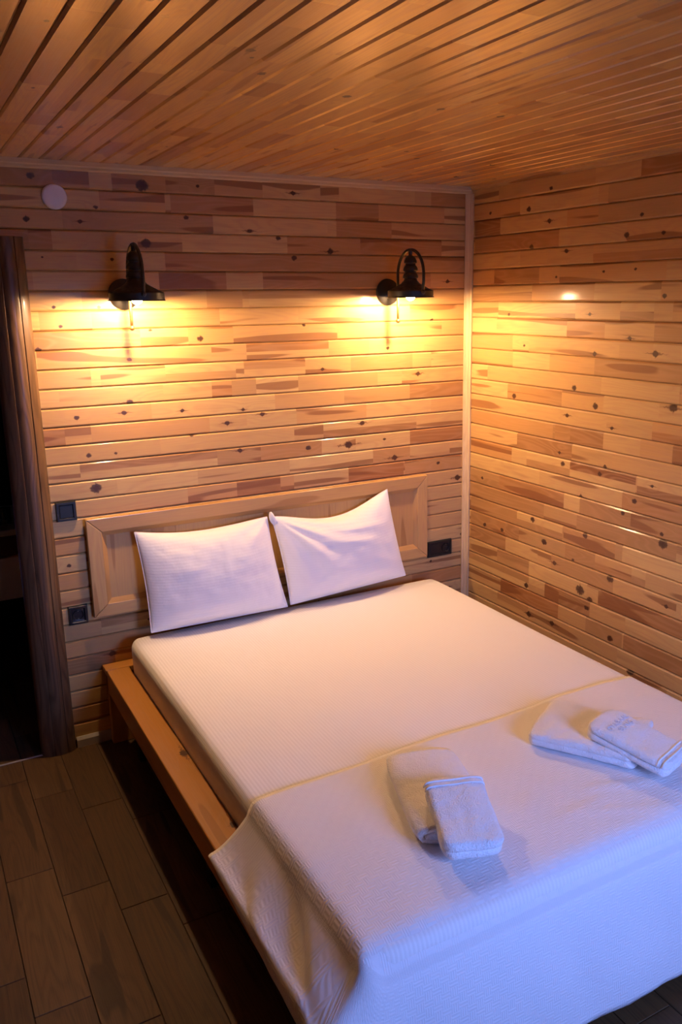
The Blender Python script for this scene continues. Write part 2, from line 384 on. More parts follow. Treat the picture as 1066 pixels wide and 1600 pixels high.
# ------------------------------------------------------------------ cladding boards
CH = 0.0065
def make_board(name, parent, origin, ud, vd, nd, u0, u1, width, mat, blocks=(), knots=(), rng=random, dark_p=0.2, light=0.0):
    """One tongue-and-groove board made of finger-jointed blocks; u runs along it, v across it, n out of the wall."""
    ud, vd, nd = Vector(ud), Vector(vd), Vector(nd)
    cuts = [u0]
    while cuts[-1] < u1 - 0.35: cuts.append(cuts[-1] + rng.uniform(0.16, 0.62))
    inside = lambda q: any(a0 * U - 0.03 < q < a1 * U + 0.03 for a0, a1, _, _ in blocks)
    cuts = [c for c in cuts[1:] if c < u1 - 0.06 and not inside(c)]
    for a0, a1, _, _ in blocks:
        for q in (a0 * U, a1 * U):
            if u0 + 0.02 < q < u1 - 0.02: cuts.append(q)
    cuts = [u0] + sorted(cuts) + [u1]
    prof = [(0.0008, -0.011), (0.0008, -0.005), (CH, 0.0), (width / 2, 0.0), (width - CH, 0.0), (width - 0.0008, -0.005), (width - 0.0008, -0.011)]
    bm = bmesh.new(); uvl = bm.loops.layers.uv.new('grain'); cl = bm.loops.layers.float_color.new('tone')
    rows = []
    for c in cuts: rows.append([bm.verts.new(ud * (c - u0) + vd * a + nd * n) for a, n in prof])
    np_ = len(prof)
    for i in range(len(cuts) - 1):
        mid = (cuts[i] + cuts[i + 1]) / 2
        tn = rng.uniform(0.0, 0.22) + light if rng.random() > dark_p else rng.uniform(0.35, 0.85)
        hue = rng.random() ** 2; seed = rng.random(); half = None
        if rng.random() < dark_p * 0.5: half = (rng.choice((-1, 1)), rng.uniform(0.4, 0.8), rng.random())
        for a0, a1, row, t in blocks:
            if a0 * U - 0.001 <= mid <= a1 * U + 0.001:
                if row == 0: tn = t; hue = rng.uniform(0.1, 0.7) * (0.3 + t); half = None
                else: half = (row, t, rng.random()); tn = rng.uniform(0.0, 0.15)
        for k in range(np_ - 1):
            f = bm.faces.new((rows[i][k], rows[i + 1][k], rows[i + 1][k + 1], rows[i][k + 1]))
            t2, s2 = tn, seed
            if half and ((half[0] > 0) == (k >= 3)): t2, s2 = half[1], half[2]
            for l in f.loops:
                co = l.vert.co
                l[uvl].uv = (co.dot(ud) + u0, co.dot(vd)); l[cl] = (min(t2, 1), hue, s2, 1)
    for r in (rows[0], rows[-1][::-1]):
        f = bm.faces.new(r)
        for l in f.loops: l[uvl].uv = (l.vert.co.dot(nd), l.vert.co.dot(vd)); l[cl] = (0.4, 0.2, 0.5, 1)
    bmesh.ops.recalc_face_normals(bm, faces=bm.faces)
    me = bpy.data.meshes.new(name); bm.to_mesh(me); bm.free()
    # open strip: make sure the face side looks out of the wall
    big = max(me.polygons, key=lambda q: q.area)
    if big.normal.dot(nd) < 0: me.flip_normals()
    o = link(name, me, mat, parent, Vector(origin) + ud * 0)
    ks = [(a * U, q * U * (width / U), r * U * 0.85) for a, q, r in knots][:4]
    while len(ks) < 4:
        if rng.random() < 0.45 and not knots: ks.append((rng.uniform(u0, u1), rng.uniform(0.15, 0.85) * width, rng.choice((-1, 1, 1)) * rng.uniform(0.005, 0.013)))
        else: ks.append((-99.0, 0.0, 0.001))
    for i, q in enumerate(ks): o['k%d' % i] = [float(c) for c in q]
    return o

CEIL = 1.27
XL, YR = -47.0, -53.0           # left wall and the wall behind the camera
DOOR0, DOOR1, DOORTOP = -38.4, -28.7, -3.6
rng = random.Random(11)
# back wall: solid shell with the doorway left open, then one board object per board
wall_back = tag(joined_boxes('wall_back', [
    (P(DOOR1, 0.14, FLOOR - .8), P(0.14, 1.2, CEIL + 0.3)), (P(XL - 1.2, 0.14, FLOOR - .8), P(DOOR0, 1.2, CEIL + 0.3)),
    (P(DOOR0, 0.14, DOORTOP), P(DOOR1, 1.2, CEIL + 0.3))], 'dark_backing'), 'wall clad in horizontal pine boards behind the headboard', kind='structure')
for j in range(0, 31):
    spans = [(XL, 0.0)] if j <= 2 else [(DOOR1 - 0.0, 0.0), (XL, DOOR0)]
    z0 = -j
    for si, (a, c) in enumerate(spans):
        bl = BACK_BLOCKS.get(j, []) if si == 0 else []; kn = BACK_KNOTS.get(j, []) if si == 0 else []
        lo = max(z0, FLOOR + 0.02)
        make_board('board', wall_back, P(a, 0, lo), (1, 0, 0), (0, 0, 1), (0, -1, 0), a * U, c * U - 0.002, (z0 + 1 - lo) * U,
                   'pine_wall', bl, kn, rng, dark_p=0.10 if j < 17 else 0.22, light=0.02)
# right wall
wall_right = tag(joined_boxes('wall_right', [(P(0.14, YR - 1.2, FLOOR - .8), P(1.2, 1.2, CEIL + 0.3))], 'dark_backing'), 'side wall clad in horizontal pine boards along the bed', kind='structure')
for j in range(0, 32):
    lo = -(j * 1.0026 - 0.174); hi = -((j - 1) * 1.0026 - 0.174)
    lo = max(lo, FLOOR + 0.02); hi = min(hi, CEIL)
    make_board('board', wall_right, P(0, 0, lo), (0, -1, 0), (0, 0, 1), (-1, 0, 0), 0.002, -YR * U, (hi - lo) * U,
               'pine_wall', RIGHT_BLOCKS.get(j, []), RIGHT_KNOTS.get(j, []), rng, dark_p=0.10 if j < 15 else 0.25, light=0.03)
# ceiling
ceiling = tag(joined_boxes('ceiling', [(P(XL - 1, YR - 1, CEIL + 0.14), P(1.2, 1.2, CEIL + 0.9))], 'dark_backing'), 'ceiling clad in glossy pine boards', kind='structure')
cw = 0.968; n0 = int(math.floor((XL + 27) / cw)); n1 = int(math.ceil(27 / cw))
for n in range(n0, n1):
    a = -27 + n * cw; c = min(a + cw, -0.01)
    make_board('board', ceiling, P(a, 0, CEIL), (0, -1, 0), (1, 0, 0), (0, 0, -1), 0.0, -YR * U, (c - a) * U,
               'pine_ceiling', CEIL_BLOCKS.get(n, []), (), rng, dark_p=0.26, light=0.1)
# floor: wood-look planks laid with a stagger
floor = tag(joined_boxes('floor', [(P(XL - 1, YR - 1, FLOOR - 0.9), P(1.2, 1.2, FLOOR - 0.06))], 'grout'), 'floor of dark wood-look plank tiles', kind='structure')
def plank_tile(parent, x0, x1, y0, y1):
    g = 0.0012; lo = P(x0, y0, FLOOR - 0.12); hi = P(x1, y1, FLOOR)
    lo.x += g; lo.y += g; hi.x -= g; hi.y -= g
    o = bevel_box('floor_tile', lo, hi, 'wood_tile', parent, 0.0012, 1, grain=1, tone=rng.uniform(0, 0.7), seed=rng.random(), hue=rng.random() * 0.6)
    return o
tw, tl = 2.0, 8.3
for s in range(-10, 15):
    x0 = -28.1 + tw * s; x1 = x0 + tw
    if x1 < XL or x0 > 0: continue
    x0 = max(x0, XL); x1 = min(x1, 0.12)
    joint = -6.5 - 2.15 * s
    y = joint - tl * math.floor((joint - 0.0) / tl)         # highest joint above zero
    top = 0.14
    while y > 0.1: y -= tl
    while top > YR:
        lo = max(y, YR)
        if top - lo > 0.1: plank_tile(floor, x0, x1, lo, top)
        top = lo; y -= tl
# the two walls the photograph does not show
tag(joined_boxes('wall_left', [(P(XL - 1.2, YR - 1, FLOOR - .8), P(XL, 1.2, CEIL + 0.3))], 'plain_wood'), 'plain wooden wall to the left of the doorway', kind='structure')
WX0, WX1, WZ0, WZ1 = -18.5, -7.5, -18.5, -5.5
tag(joined_boxes('wall_front', [
    (P(XL - 1.2, YR - 1.2, FLOOR - .8), P(WX0, YR, CEIL + 0.3)), (P(WX1, YR - 1.2, FLOOR - .8), P(1.2, YR, CEIL + 0.3)),
    (P(WX0, YR - 1.2, FLOOR - .8), P(WX1, YR, WZ0)), (P(WX0, YR - 1.2, WZ1), P(WX1, YR, CEIL + 0.3))], 'plain_wood'), 'plain wooden wall with the window facing the bed', kind='structure')
win = tag(empty('window_1', P((WX0 + WX1) / 2, YR - 0.6, WZ0)), 'window in the wall facing the bed', kind='structure')
def wpart(name, lo, hi, mat):
    return bevel_box(name, lo - win.location, hi - win.location, mat, win, 0.004)
fy0, fy1 = YR - 0.9, YR - 0.3
for a, c, lo, hi in ((WX0, WX0 + .7, WZ0, WZ1), (WX1 - .7, WX1, WZ0, WZ1), (WX0, WX1, WZ0, WZ0 + .7), (WX0, WX1, WZ1 - .7, WZ1), ((WX0 + WX1) / 2 - .35, (WX0 + WX1) / 2 + .35, WZ0, WZ1)):
    wpart('window_frame', P(a, fy0, lo), P(c, fy1, hi), 'white_plastic')
for a, c in ((WX0 + .7, (WX0 + WX1) / 2 - .35), ((WX0 + WX1) / 2 + .35, WX1 - .7)):
    wpart('pane', P(a, YR - .63, WZ0 + .7), P(c, YR - .57, WZ1 - .7), 'window_pane')
pl = bpy.data.lights.new('window_portal', 'AREA'); pl.shape = 'RECTANGLE'; pl.size = (WX1 - WX0) * U; pl.size_y = (WZ1 - WZ0) * U
pl.cycles.is_portal = True
po = bpy.data.objects.new('window_portal', pl); COL.objects.link(po); po.location = P((WX0 + WX1) / 2, YR - 0.95, (WZ0 + WZ1) / 2); po.rotation_euler = (math.radians(90), 0, 0)

gv = [P(-500, YR - 1.3, FLOOR - 2), P(500, YR - 1.3, FLOOR - 2), P(500, YR - 700, FLOOR - 2), P(-500, YR - 700, FLOOR - 2)]  # unseen ground plane, added to block light from below the horizon
gv += [q - Vector((0, 0, 0.4)) for q in gv]
tag(link('added_ground', mesh_from('added_ground', gv, [(0, 1, 2, 3), (7, 6, 5, 4), (0, 4, 5, 1), (1, 5, 6, 2), (2, 6, 7, 3), (3, 7, 4, 0)]), 'ground_bounce_grey'), 'unseen grey ground added outside the window to shape the skylight', kind='structure')

# trims
def strip(name, prof, ax, length, loc, mat, label, tone=0.1, smooth=False):
    """Moulding: 2-D profile swept straight along an axis ('x','y','z'), grain along it."""
    bm = bmesh.new(); A, Bv = [], []
    ai = 'xyz'.index(ax)
    def put(q, t):
        if ax == 'x': return (t, q[0], q[1])
        if ax == 'y': return (q[0], t, q[1])
        return (q[0], q[1], t)
    for q in prof: A.append(bm.verts.new(put(q, 0))); Bv.append(bm.verts.new(put(q, length)))
    n = len(prof)
    for i in range(n): bm.faces.new((A[i], A[(i + 1) % n], Bv[(i + 1) % n], Bv[i]))
    bm.faces.new(A[::-1]); bm.faces.new(Bv)
    bmesh.ops.recalc_face_normals(bm, faces=bm.faces)
    uvl = bm.loops.layers.uv.new('grain'); cl = bm.loops.layers.float_color.new('tone')
    acc = [0]
    for i in range(n): acc.append(acc[-1] + (Vector(prof[(i + 1) % n]) - Vector(prof[i])).length)
    for f in bm.faces:
        for l in f.loops:
            co = l.vert.co; pr = [co[k] for k in range(3) if k != ai]
            idx = min(range(n), key=lambda q: (Vector(prof[q]) - Vector(pr)).length)
            l[uvl].uv = (co[ai], acc[idx]); l[cl] = (tone, 0.1, 0.37, 1)
    me = bpy.data.meshes.new(name); bm.to_mesh(me); bm.free()
    o = link(name, me, mat, None, loc)
    if smooth: auto_smooth(o, 50)
    return tag(o, label, kind='structure')
k = U
strip('trim_1', [(0, 0), (-0.40 * k, 0), (-0.42 * k, -0.10 * k), (-0.30 * k, -0.16 * k), (-0.29 * k, -0.20 * k), (-0.20 * k, -0.29 * k), (-0.16 * k, -0.30 * k), (-0.10 * k, -0.44 * k), (0, -0.42 * k)], 'z', 31.24 * U, P(0, 0, FLOOR), 'pine_trim',
      'pale pine corner moulding where the two clad walls meet')
strip('trim_2', [(0, 0), (-0.16 * k, 0), (-0.22 * k, 0.05 * k), (-0.22 * k, 0.16 * k), (-0.30 * k, 0.22 * k), (-0.30 * k, 0.43 * k), (0, 0.43 * k)], 'x', -XL * U - 0.0, P(XL, 0, 0.84), 'pine_trim',
      'thin pine cornice strip along the top of the headboard wall', 0.1)
strip('trim_3', [(0, 0), (-0.10 * k, 0), (-0.12 * k, 0.10 * k), (-0.2 * k, 0.14 * k), (-0.22 * k, 0.25 * k), (0, 0.25 * k)], 'y', YR * U, P(0, 0, 1.02), 'pine_wall',
      'thin pine cornice strip along the top of the side wall', 0.3)
strip('baseboard_back', [(0, 0), (-0.16 * k, 0), (-0.16 * k, 0.45 * k), (-0.05 * k, 0.62 * k), (0, 0.62 * k)], 'x', 27.1 * U, P(-27.1, 0, FLOOR), 'grey_plastic',
      'narrow grey skirting strip below the clad wall')
# door casing: bulging walnut profile with flutes
cp = [(-28.95, 0.9), (-29.0, 0.30), (-28.97, 0.0), (-28.86, -0.22), (-28.62, -0.40), (-28.40, -0.46), (-28.36, -0.42), (-28.32, -0.47), (-28.0, -0.50), (-27.7, -0.47), (-27.66, -0.42), (-27.62, -0.45), (-27.35, -0.34), (-27.18, -0.16), (-27.15, 0.05), (-27.15, 0.13), (-28.68, 0.13), (-28.68, 0.9)]
door = tag(empty('door_1', P(-28.0, 0, FLOOR)), 'walnut-brown casing of the open doorway beside the bed', kind='structure')
o = strip('casing', [((a + 28.0) * U, c * U) for a, c in cp], 'z', (-2.4 - FLOOR) * U, (0, 0, 0), 'walnut_casing', None, 0.25, True); o.parent = door; del o['kind']
o = strip('casing', [((-(a + 28.0) - (DOOR1 - DOOR0) - 1.4 + .0) * U, c * U) for a, c in cp][::-1], 'z', (-2.4 - FLOOR) * U, (0, 0, 0), 'walnut_casing', None, 0.25, True); o.parent = door; del o['kind']
o = strip('casing_head', [(0.13 * U, 0), (-0.3 * U, 0), (-0.46 * U, 0.3 * U), (-0.46 * U, 0.9 * U), (-0.3 * U, 1.2 * U), (0.13 * U, 1.2 * U)], 'x', (DOOR1 - DOOR0 - .4) * U, ((DOOR0 + 28.2) * U, 0, (-3.62 - FLOOR) * U), 'walnut_casing', None, 0.25); o.parent = door; del o['kind']
o = bevel_box('threshold', P(DOOR0, 0.02, FLOOR - 0.02) - door.location, P(DOOR1, 0.16, FLOOR + 0.03) - door.location, 'grout_light', door, 0.001, 1)

# dark washroom behind the doorway
BY = 26.0
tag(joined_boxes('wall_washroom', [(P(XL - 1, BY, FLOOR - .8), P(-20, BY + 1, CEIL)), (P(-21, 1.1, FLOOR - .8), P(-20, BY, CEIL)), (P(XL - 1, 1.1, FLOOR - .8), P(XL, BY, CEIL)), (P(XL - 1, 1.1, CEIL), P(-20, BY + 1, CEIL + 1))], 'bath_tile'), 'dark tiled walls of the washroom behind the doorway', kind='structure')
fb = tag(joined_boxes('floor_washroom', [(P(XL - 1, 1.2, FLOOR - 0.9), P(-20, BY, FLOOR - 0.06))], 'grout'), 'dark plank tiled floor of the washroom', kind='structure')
for s in range(-9, 4):
    x0 = -28.1 + tw * s
    for q in range(4):
        y0 = 0.16 + tl * q - (s % 3) * 2.7
        y1 = min(y0 + tl, BY); y0 = max(y0, 0.16)
        if y1 - y0 > 0.2: plank_tile(fb, max(x0, XL), min(x0 + tw, -21), y0, y1)

# ------------------------------------------------------------------ washroom vanity and tumbler
van = tag(empty('vanity_cabinet', P(-31, 15.5, FLOOR)), 'washroom vanity with grey counter and pale drawer front, behind the doorway', 'vanity')
def vp(name, lo, hi, mat, parent=van, bev=0.004):
    base = van.location if parent is van else van.location + parent.location
    return bevel_box(name, lo - base, hi - base, mat, parent, bev)
vp('countertop', P(-37, 12, -20.55), P(-25, 19.5, -20.15), 'counter_stone')
vp('apron', P(-36.8, 12.25, -21.95), P(-25.2, 19.4, -20.56), 'vanity_red')
dr = vp('drawer', P(-36.8, 12.05, -24.95), P(-25.2, 19.4, -22.05), 'vanity_white')
vp('handle', P(-34.5, 11.7, -22.6), P(-32.5, 12.06, -22.4), 'steel_pin', dr, 0.002)
for x in (-36.6, -25.9):
    for y in (12.6, 18.6): vp('leg', P(x, y, FLOOR), P(x + .6, y + .6, -24.96), 'black_plastic_matt')
sink = link('basin', lathe_mesh('basin', [(0.001, 0.012), (0.10, 0.014), (0.17, 0.045), (0.195, 0.095), (0.203, 0.098), (0.205, 0.09), (0.18, 0.035), (0.11, 0.0), (0.001, 0.0)], 40), 'vanity_white', van, P(-32.8, 15.8, -20.15) - van.location, True)
g = lathe_mesh('tumbler', [(0.001, 0.0), (0.026, 0.0), (0.030, 0.003), (0.036, 0.085), (0.034, 0.085), (0.028, 0.008), (0.001, 0.007)], 32)
tag(link('tumbler', g, 'clear_glass', None, P(-28.35, 13.6, -20.145), True), 'small clear drinking glass standing on the washroom counter', 'glass')

# ------------------------------------------------------------------ headboard
HY = -0.45
hb = tag(empty('headboard', P(-14.5, 0, -22.7)), 'framed pine headboard fixed to the wall behind the two pillows', 'headboard')
def member(name, quad, thick0, thick1, grain, tone, parent, hue=0.2):
    """Frame member with mitred ends: quad = four (X,Z) corners; bevelled towards its inner edge."""
    bm = bmesh.new()
    F = [bm.verts.new(P(x, thick1, z) - hb.location) for x, z in quad]
    Bk = [bm.verts.new(P(x, thick0, z) - hb.location) for x, z in quad]
    bm.faces.new(F); bm.faces.new(Bk[::-1])
    for i in range(4): bm.faces.new((F[i], Bk[i], Bk[(i + 1) % 4], F[(i + 1) % 4]))
    bmesh.ops.recalc_face_normals(bm, faces=bm.faces)
    bmesh.ops.bevel(bm, geom=[e for e in bm.edges if all(q in F for q in e.verts)] if False else list(bm.edges), offset=0.004, segments=3, affect='EDGES', profile=0.6)
    grain_uv(bm, grain, tone, rng.random(), hue)
    me = bpy.data.meshes.new(name); bm.to_mesh(me); bm.free()
    return link(name, me, 'pine_furniture', parent)
x0, x1, z0, z1, w = -25.55, -3.48, -22.72, -17.06, 0.80
member('top_rail', [(x0, z1), (x1, z1), (x1 - w, z1 - w), (x0 + w, z1 - w)], -0.08, HY, 0, 0.30, hb)
member('bottom_rail', [(x0, z0), (x1, z0), (x1 - w, z0 + w * .9), (x0 + w, z0 + w * .9)], -0.08, HY, 0, 0.15, hb)
member('stile', [(x0, z0), (x0, z1), (x0 + w, z1 - w), (x0 + w, z0 + w * .9)], -0.08, HY, 2, 0.05, hb)
member('stile', [(x1, z0), (x1, z1), (x1 - w, z1 - w), (x1 - w, z0 + w * .9)], -0.08, HY, 2, 0.12, hb)
# recessed panel: glued vertical staves, each its own piece, and a sloped rebate strip round it
pz0, pz1 = z0 + w * .9, z1 - w
px = x0 + w; ws = [2.25, 1.9, 2.4, 1.7, 2.1, 2.3, 1.8, 2.2, 1.9, 1.92]
for i, q in enumerate(ws):
    q = q * (x1 - x0 - 2 * w) / sum(ws)
    bevel_box('panel_stave', P(px, -0.10, pz0) - hb.location, P(px + q, -0.24, pz1) - hb.location, 'pine_furniture', hb, 0.0007, 1, grain=2, tone=rng.uniform(0.1, 0.35), hue=rng.random() * .4)
    px += q
def rebate(quad_out, quad_in, grain):
    bm = bmesh.new(); vs = [bm.verts.new(P(*q) - hb.location) for q in (quad_out + quad_in)]
    bm.faces.new((vs[0], vs[1], vs[3], vs[2])); bm.faces.new((vs[0], vs[4], vs[5], vs[1])) if False else None
    b1 = [bm.verts.new(P(q[0], -0.10, q[2]) - hb.location) for q in (quad_out + quad_in)]
    bm.faces.new((b1[0], b1[2], b1[3], b1[1]))
    bm.faces.new((vs[0], b1[0], b1[1], vs[1])); bm.faces.new((vs[2], vs[3], b1[3], b1[2]))
    bm.faces.new((vs[0], vs[2], b1[2], b1[0])); bm.faces.new((vs[1], b1[1], b1[3], vs[3]))
    bmesh.ops.recalc_face_normals(bm, faces=bm.faces)
    grain_uv(bm, grain, 0.35, rng.random(), 0.6)
    me = bpy.data.meshes.new('bevel_moulding'); bm.to_mesh(me); bm.free()
    link('bevel_moulding', me, 'pine_furniture', hb)
e = 0.24; a, c, lo, hi = x0 + w, x1 - w, pz0, pz1; ya, yb = HY + .04, -0.25
rebate([(a, ya, hi), (c, ya, hi)], [(a + e, yb, hi - e), (c - e, yb, hi - e)], 0)
rebate([(a, ya, lo), (c, ya, lo)], [(a + e, yb, lo + e), (c - e, yb, lo + e)], 0)
rebate([(a, ya, lo), (a, ya, hi)], [(a + e, yb, lo + e), (a + e, yb, hi - e)], 2)
rebate([(c, ya, lo), (c, ya, hi)], [(c - e, yb, lo + e), (c - e, yb, hi - e)], 2)

# ------------------------------------------------------------------ bed frame
RT = -25.72
bed = tag(empty('bed_frame', P(-14, -14.5, FLOOR)), 'orange pine platform bed frame with wide flat side rails', 'bed frame')
def bp(name, lo, hi, mat='pine_rail', grain=1, tone=0.1, bev=0.004, hue=0.3):
    o = bevel_box(name, lo - bed.location, hi - bed.location, mat, bed, bev, 2, grain=grain, tone=tone, hue=hue)
    for i in range(4): o['k%d' % i] = [-99.0, 0.0, 0.001]
    return o
FY = -29.0
r = bp('side_rail_top', P(-25.28, FY, RT - 0.32), P(-24.03, -1.0, RT)); r['k0'] = [(-11.9 - (FY - 1.05) / 2) * U, 0.035, -0.016]; r['k1'] = [(-18.2 - (FY - 1.05) / 2) * U, 0.04, -0.012]
bp('side_rail_top', P(-3.42, FY, RT - 0.32), P(-2.2, -1.0, RT))
bp('head_rail_top', P(-25.32, -0.97, RT - 0.32), P(-2.2, -0.02, RT), grain=0, tone=0.25)
bp('foot_rail_top', P(-24.02, FY, RT - 0.32), P(-3.43, FY + .22, RT), grain=0)
bp('side_rail_face', P(-25.22, FY + .1, RT - 1.55), P(-24.85, -0.4, RT - 0.33), tone=0.35)
bp('side_rail_face', P(-2.65, FY + .1, RT - 1.55), P(-2.3, -0.4, RT - 0.33))
bp('foot_rail_face', P(-24.84, FY + .1, RT - 1.55), P(-2.66, FY + .45, RT - 0.33), grain=0)
bp('head_panel', P(-25.22, -0.75, FLOOR), P(-23.9, -0.3, RT - 0.33), tone=0.2, grain=2)
bp('head_panel', P(-3.6, -0.75, FLOOR), P(-2.3, -0.3, RT - 0.33), tone=0.2, grain=2)
for i in range(9):
    y = -2.2 - i * 3.1
    bp('slat', P(-24.84, y - .5, RT - 1.0), P(-2.66, y + .5, RT - 0.75), grain=0, bev=0.002)
bp('centre_beam', P(-14.3, FY + .46, RT - 1.55), P(-13.6, -0.76, RT - 1.01))
for x in (-24.4, -14.25, -3.6):
    for y in (-3.55, -15.5, -27.2):
        bp('leg', P(x, y, FLOOR), P(x + .6, y + .6, RT - 1.56), 'black_plastic_matt', None)

# ------------------------------------------------------------------ soft goods
def axis_pts(h, r, n_flat, n_r=5):
    a = [-h + r * (1 - math.cos(math.pi / 2 * i / n_r)) for i in range(n_r + 1)]
    flat = [-h + r + (2 * h - 2 * r) * i / n_flat for i in range(1, n_flat)]
    return a + flat + [-q for q in a[::-1]]
def rounded_box(name, h, r, nf, R=0.0, fn=None):
    hx, hy, hz = h
    bm = bmesh.new(); A = [axis_pts(hx, r, nf[0]), axis_pts(hy, r, nf[1]), axis_pts(hz, min(r, hz * .999), nf[2])]
    hh = (hx, hy, hz)
    def face(ax, sign):
        o = [i for i in range(3) if i != ax]
        grid = []
        for p_ in A[o[0]]:
            row = []
            for q in A[o[1]]:
                c = [0, 0, 0]; c[ax] = sign * hh[ax]; c[o[0]] = p_; c[o[1]] = q
                rr = [min(r, t * .999) for t in hh]
                cl = [max(-hh[i] + rr[i], min(hh[i] - rr[i], c[i])) for i in range(3)]
                d = Vector([(c[i] - cl[i]) / rr[i] for i in range(3)])
                if d.length > 0: d.normalize()
                v = Vector([cl[i] + d[i] * rr[i] for i in range(3)])
                if R:
                    ex = (abs(v.x) - (hx - R)) / R; ey = (abs(v.y) - (hy - R)) / R
                    if ex > 0 and ey > 0:
                        nx = ex * math.sqrt(max(0, 1 - ey * ey / 2)); ny = ey * math.sqrt(max(0, 1 - ex * ex / 2))
                        v.x = math.copysign(hx - R + nx * R, v.x); v.y = math.copysign(hy - R + ny * R, v.y)
                row.append(bm.verts.new(v))
            grid.append(row)
        for i in range(len(grid) - 1):
            for j in range(len(grid[0]) - 1):
                bm.faces.new((grid[i][j], grid[i + 1][j], grid[i + 1][j + 1], grid[i][j + 1]))
    for ax in range(3):
        for s in (-1, 1): face(ax, s)
    bmesh.ops.remove_doubles(bm, verts=bm.verts, dist=1e-5); bmesh.ops.recalc_face_normals(bm, faces=bm.faces)
    if fn:
        for v in bm.verts: v.co = fn(v.co.copy())
    me = bpy.data.meshes.new(name); bm.to_mesh(me); bm.free(); me.shade_smooth()
    return me
def nz(x, y, z=0.0): return noise.noise(Vector((x, y, z)))
# mattress
MX0, MX1, MY0, MY1, MZ0, MZ1 = -24.0, -3.45, -28.75, -1.0, -26.4, -24.0
mc = P((MX0 + MX1) / 2, (MY0 + MY1) / 2, (MZ0 + MZ1) / 2)
def dome(x, y):
    """extra height of the bed surface (metres) at bed-centred x, y"""
    hx, hy = (MX1 - MX0) / 2 * U, (MY1 - MY0) / 2 * U
    a = max(0.0, 1 - (abs(x) / hx) ** 4) * max(0.0, 1 - (abs(y) / hy) ** 6)
    return 0.013 * a + 0.008 * a * nz(x * 1.7, y * 1.7, 3) - 0.014 * a * math.exp(-((x - 0.1) ** 2 / 0.12 + (y - 0.45) ** 2 / 0.2))
def mfn(v):
    if v.z > 0:
        v.z += dome(v.x, v.y)
        v.x += 0.008 * nz(v.y * 2.2, 1.3, v.x)
    return v
me = rounded_box('mattress', ((MX1 - MX0) / 2 * U, (MY1 - MY0) / 2 * U, (MZ1 - MZ0) / 2 * U), 0.036, (40, 54, 3), 0.075, mfn)
tag(link('mattress', me, 'sheet_cotton', None, mc), 'double mattress in a peach-lit white striped fitted sheet', 'mattress')

# blanket: quilted top with skirts that fall over the rail and the foot end
BX0, BX1, BYH, BYF = -24.02, -3.42, -19.75, -28.80
def head_edge(X): return BYH + 0.55 * (X - BX0) / (BX1 - BX0) + 0.08 * math.sin(X * 0.7)
nx_, ny_ = 90, 44
verts, faces, uvs = [], [], []
def top_z(X, Y):
    q = P(X, Y, 0); x, y = q.x - mc.x, q.y - mc.y
    drop = 0.0
    for e, rr in ((min(X - BX0, BX1 - X), 0.48), (Y - BYF, 0.85)):
        if e < rr: drop = max(drop, rr - math.sqrt(max(0, rr * rr - (rr - max(e, 0)) ** 2)))
    z = (MZ1 - FLOOR) * U + dome(x, y) + 0.006 - drop * U * 0.9
    z += 0.0022 * nz(x * 9, y * 9, 5) + 0.003 * nz(x * 3, y * 3, 8)
    # creases near the foot end
    for cx, cy, dx, dy, L, wd, hgt in CREASES:
        tx = (X - cx) * dx + (Y - cy) * dy; ty = -(X - cx) * dy + (Y - cy) * dx
        ty += 0.12 * math.sin(tx * 1.3)
        z += hgt * math.exp(-(tx / L) ** 4) * math.exp(-(ty / wd) ** 2)
    return z
CREASES = [(-11.3, -26.2, .97, -.23, 1.6, .14, .006), (-13.6, -26.5, .98, .2, 1.3, .13, .004), (-12.4, -27.3, .96, -.28, 1.8, .16, .004), (-15.2, -25.3, .5, .87, 0.7, .12, .004), (-8.5, -27.4, .99, .1, 1.5, .15, .004)]
R_ = 0.6
for j in range(ny_ + 1):
    for i in range(nx_ + 1):
        s = i / nx_; t = j / ny_
        s = 0.5 - 0.5 * math.cos(math.pi * s) * (0.25) - 0.75 * (0.5 - s) if True else s
        X = BX0 + (BX1 - BX0) * s; Y0 = head_edge(X); t2 = 1 - (1 - t) ** 1.5 * 1.0 if False else t
        Y = Y0 + (BYF - Y0) * t2
        # rounded foot corners
        for cx, sg in ((BX0, -1), (BX1, 1)):
            ex = (abs(X - cx)); ex = (R_ - ex) / R_; ey = (R_ - (Y - BYF)) / R_
            if ex > 0 and ey > 0:
                nxx = ex * math.sqrt(max(0, 1 - ey * ey / 2)); nyy = ey * math.sqrt(max(0, 1 - ex * ex / 2))
                X = cx + sg * (nxx - 1) * R_ ; Y = BYF + (1 - nyy) * R_
        q = P(X, Y, 0); verts.append((q.x, q.y, top_z(X, Y))); uvs.append((q.x, q.y))
idx = lambda i, j: j * (nx_ + 1) + i
for j in range(ny_):
    for i in range(nx_): faces.append((idx(i, j), idx(i, j + 1), idx(i + 1, j + 1), idx(i + 1, j)))
per = [idx(0, j) for j in range(ny_ + 1)] + [idx(i, ny_) for i in range(1, nx_ + 1)] + [idx(nx_, j) for j in range(ny_ - 1, -1, -1)]
NP = len(per)
plen = [0.0]
for a in range(1, NP): plen.append(plen[-1] + (Vector(verts[per[a]]) - Vector(verts[per[a - 1]])).length)
leftL = plen[ny_]; footL = plen[ny_ + nx_] - leftL
def lerp(a, c, t): return a + (c - a) * t
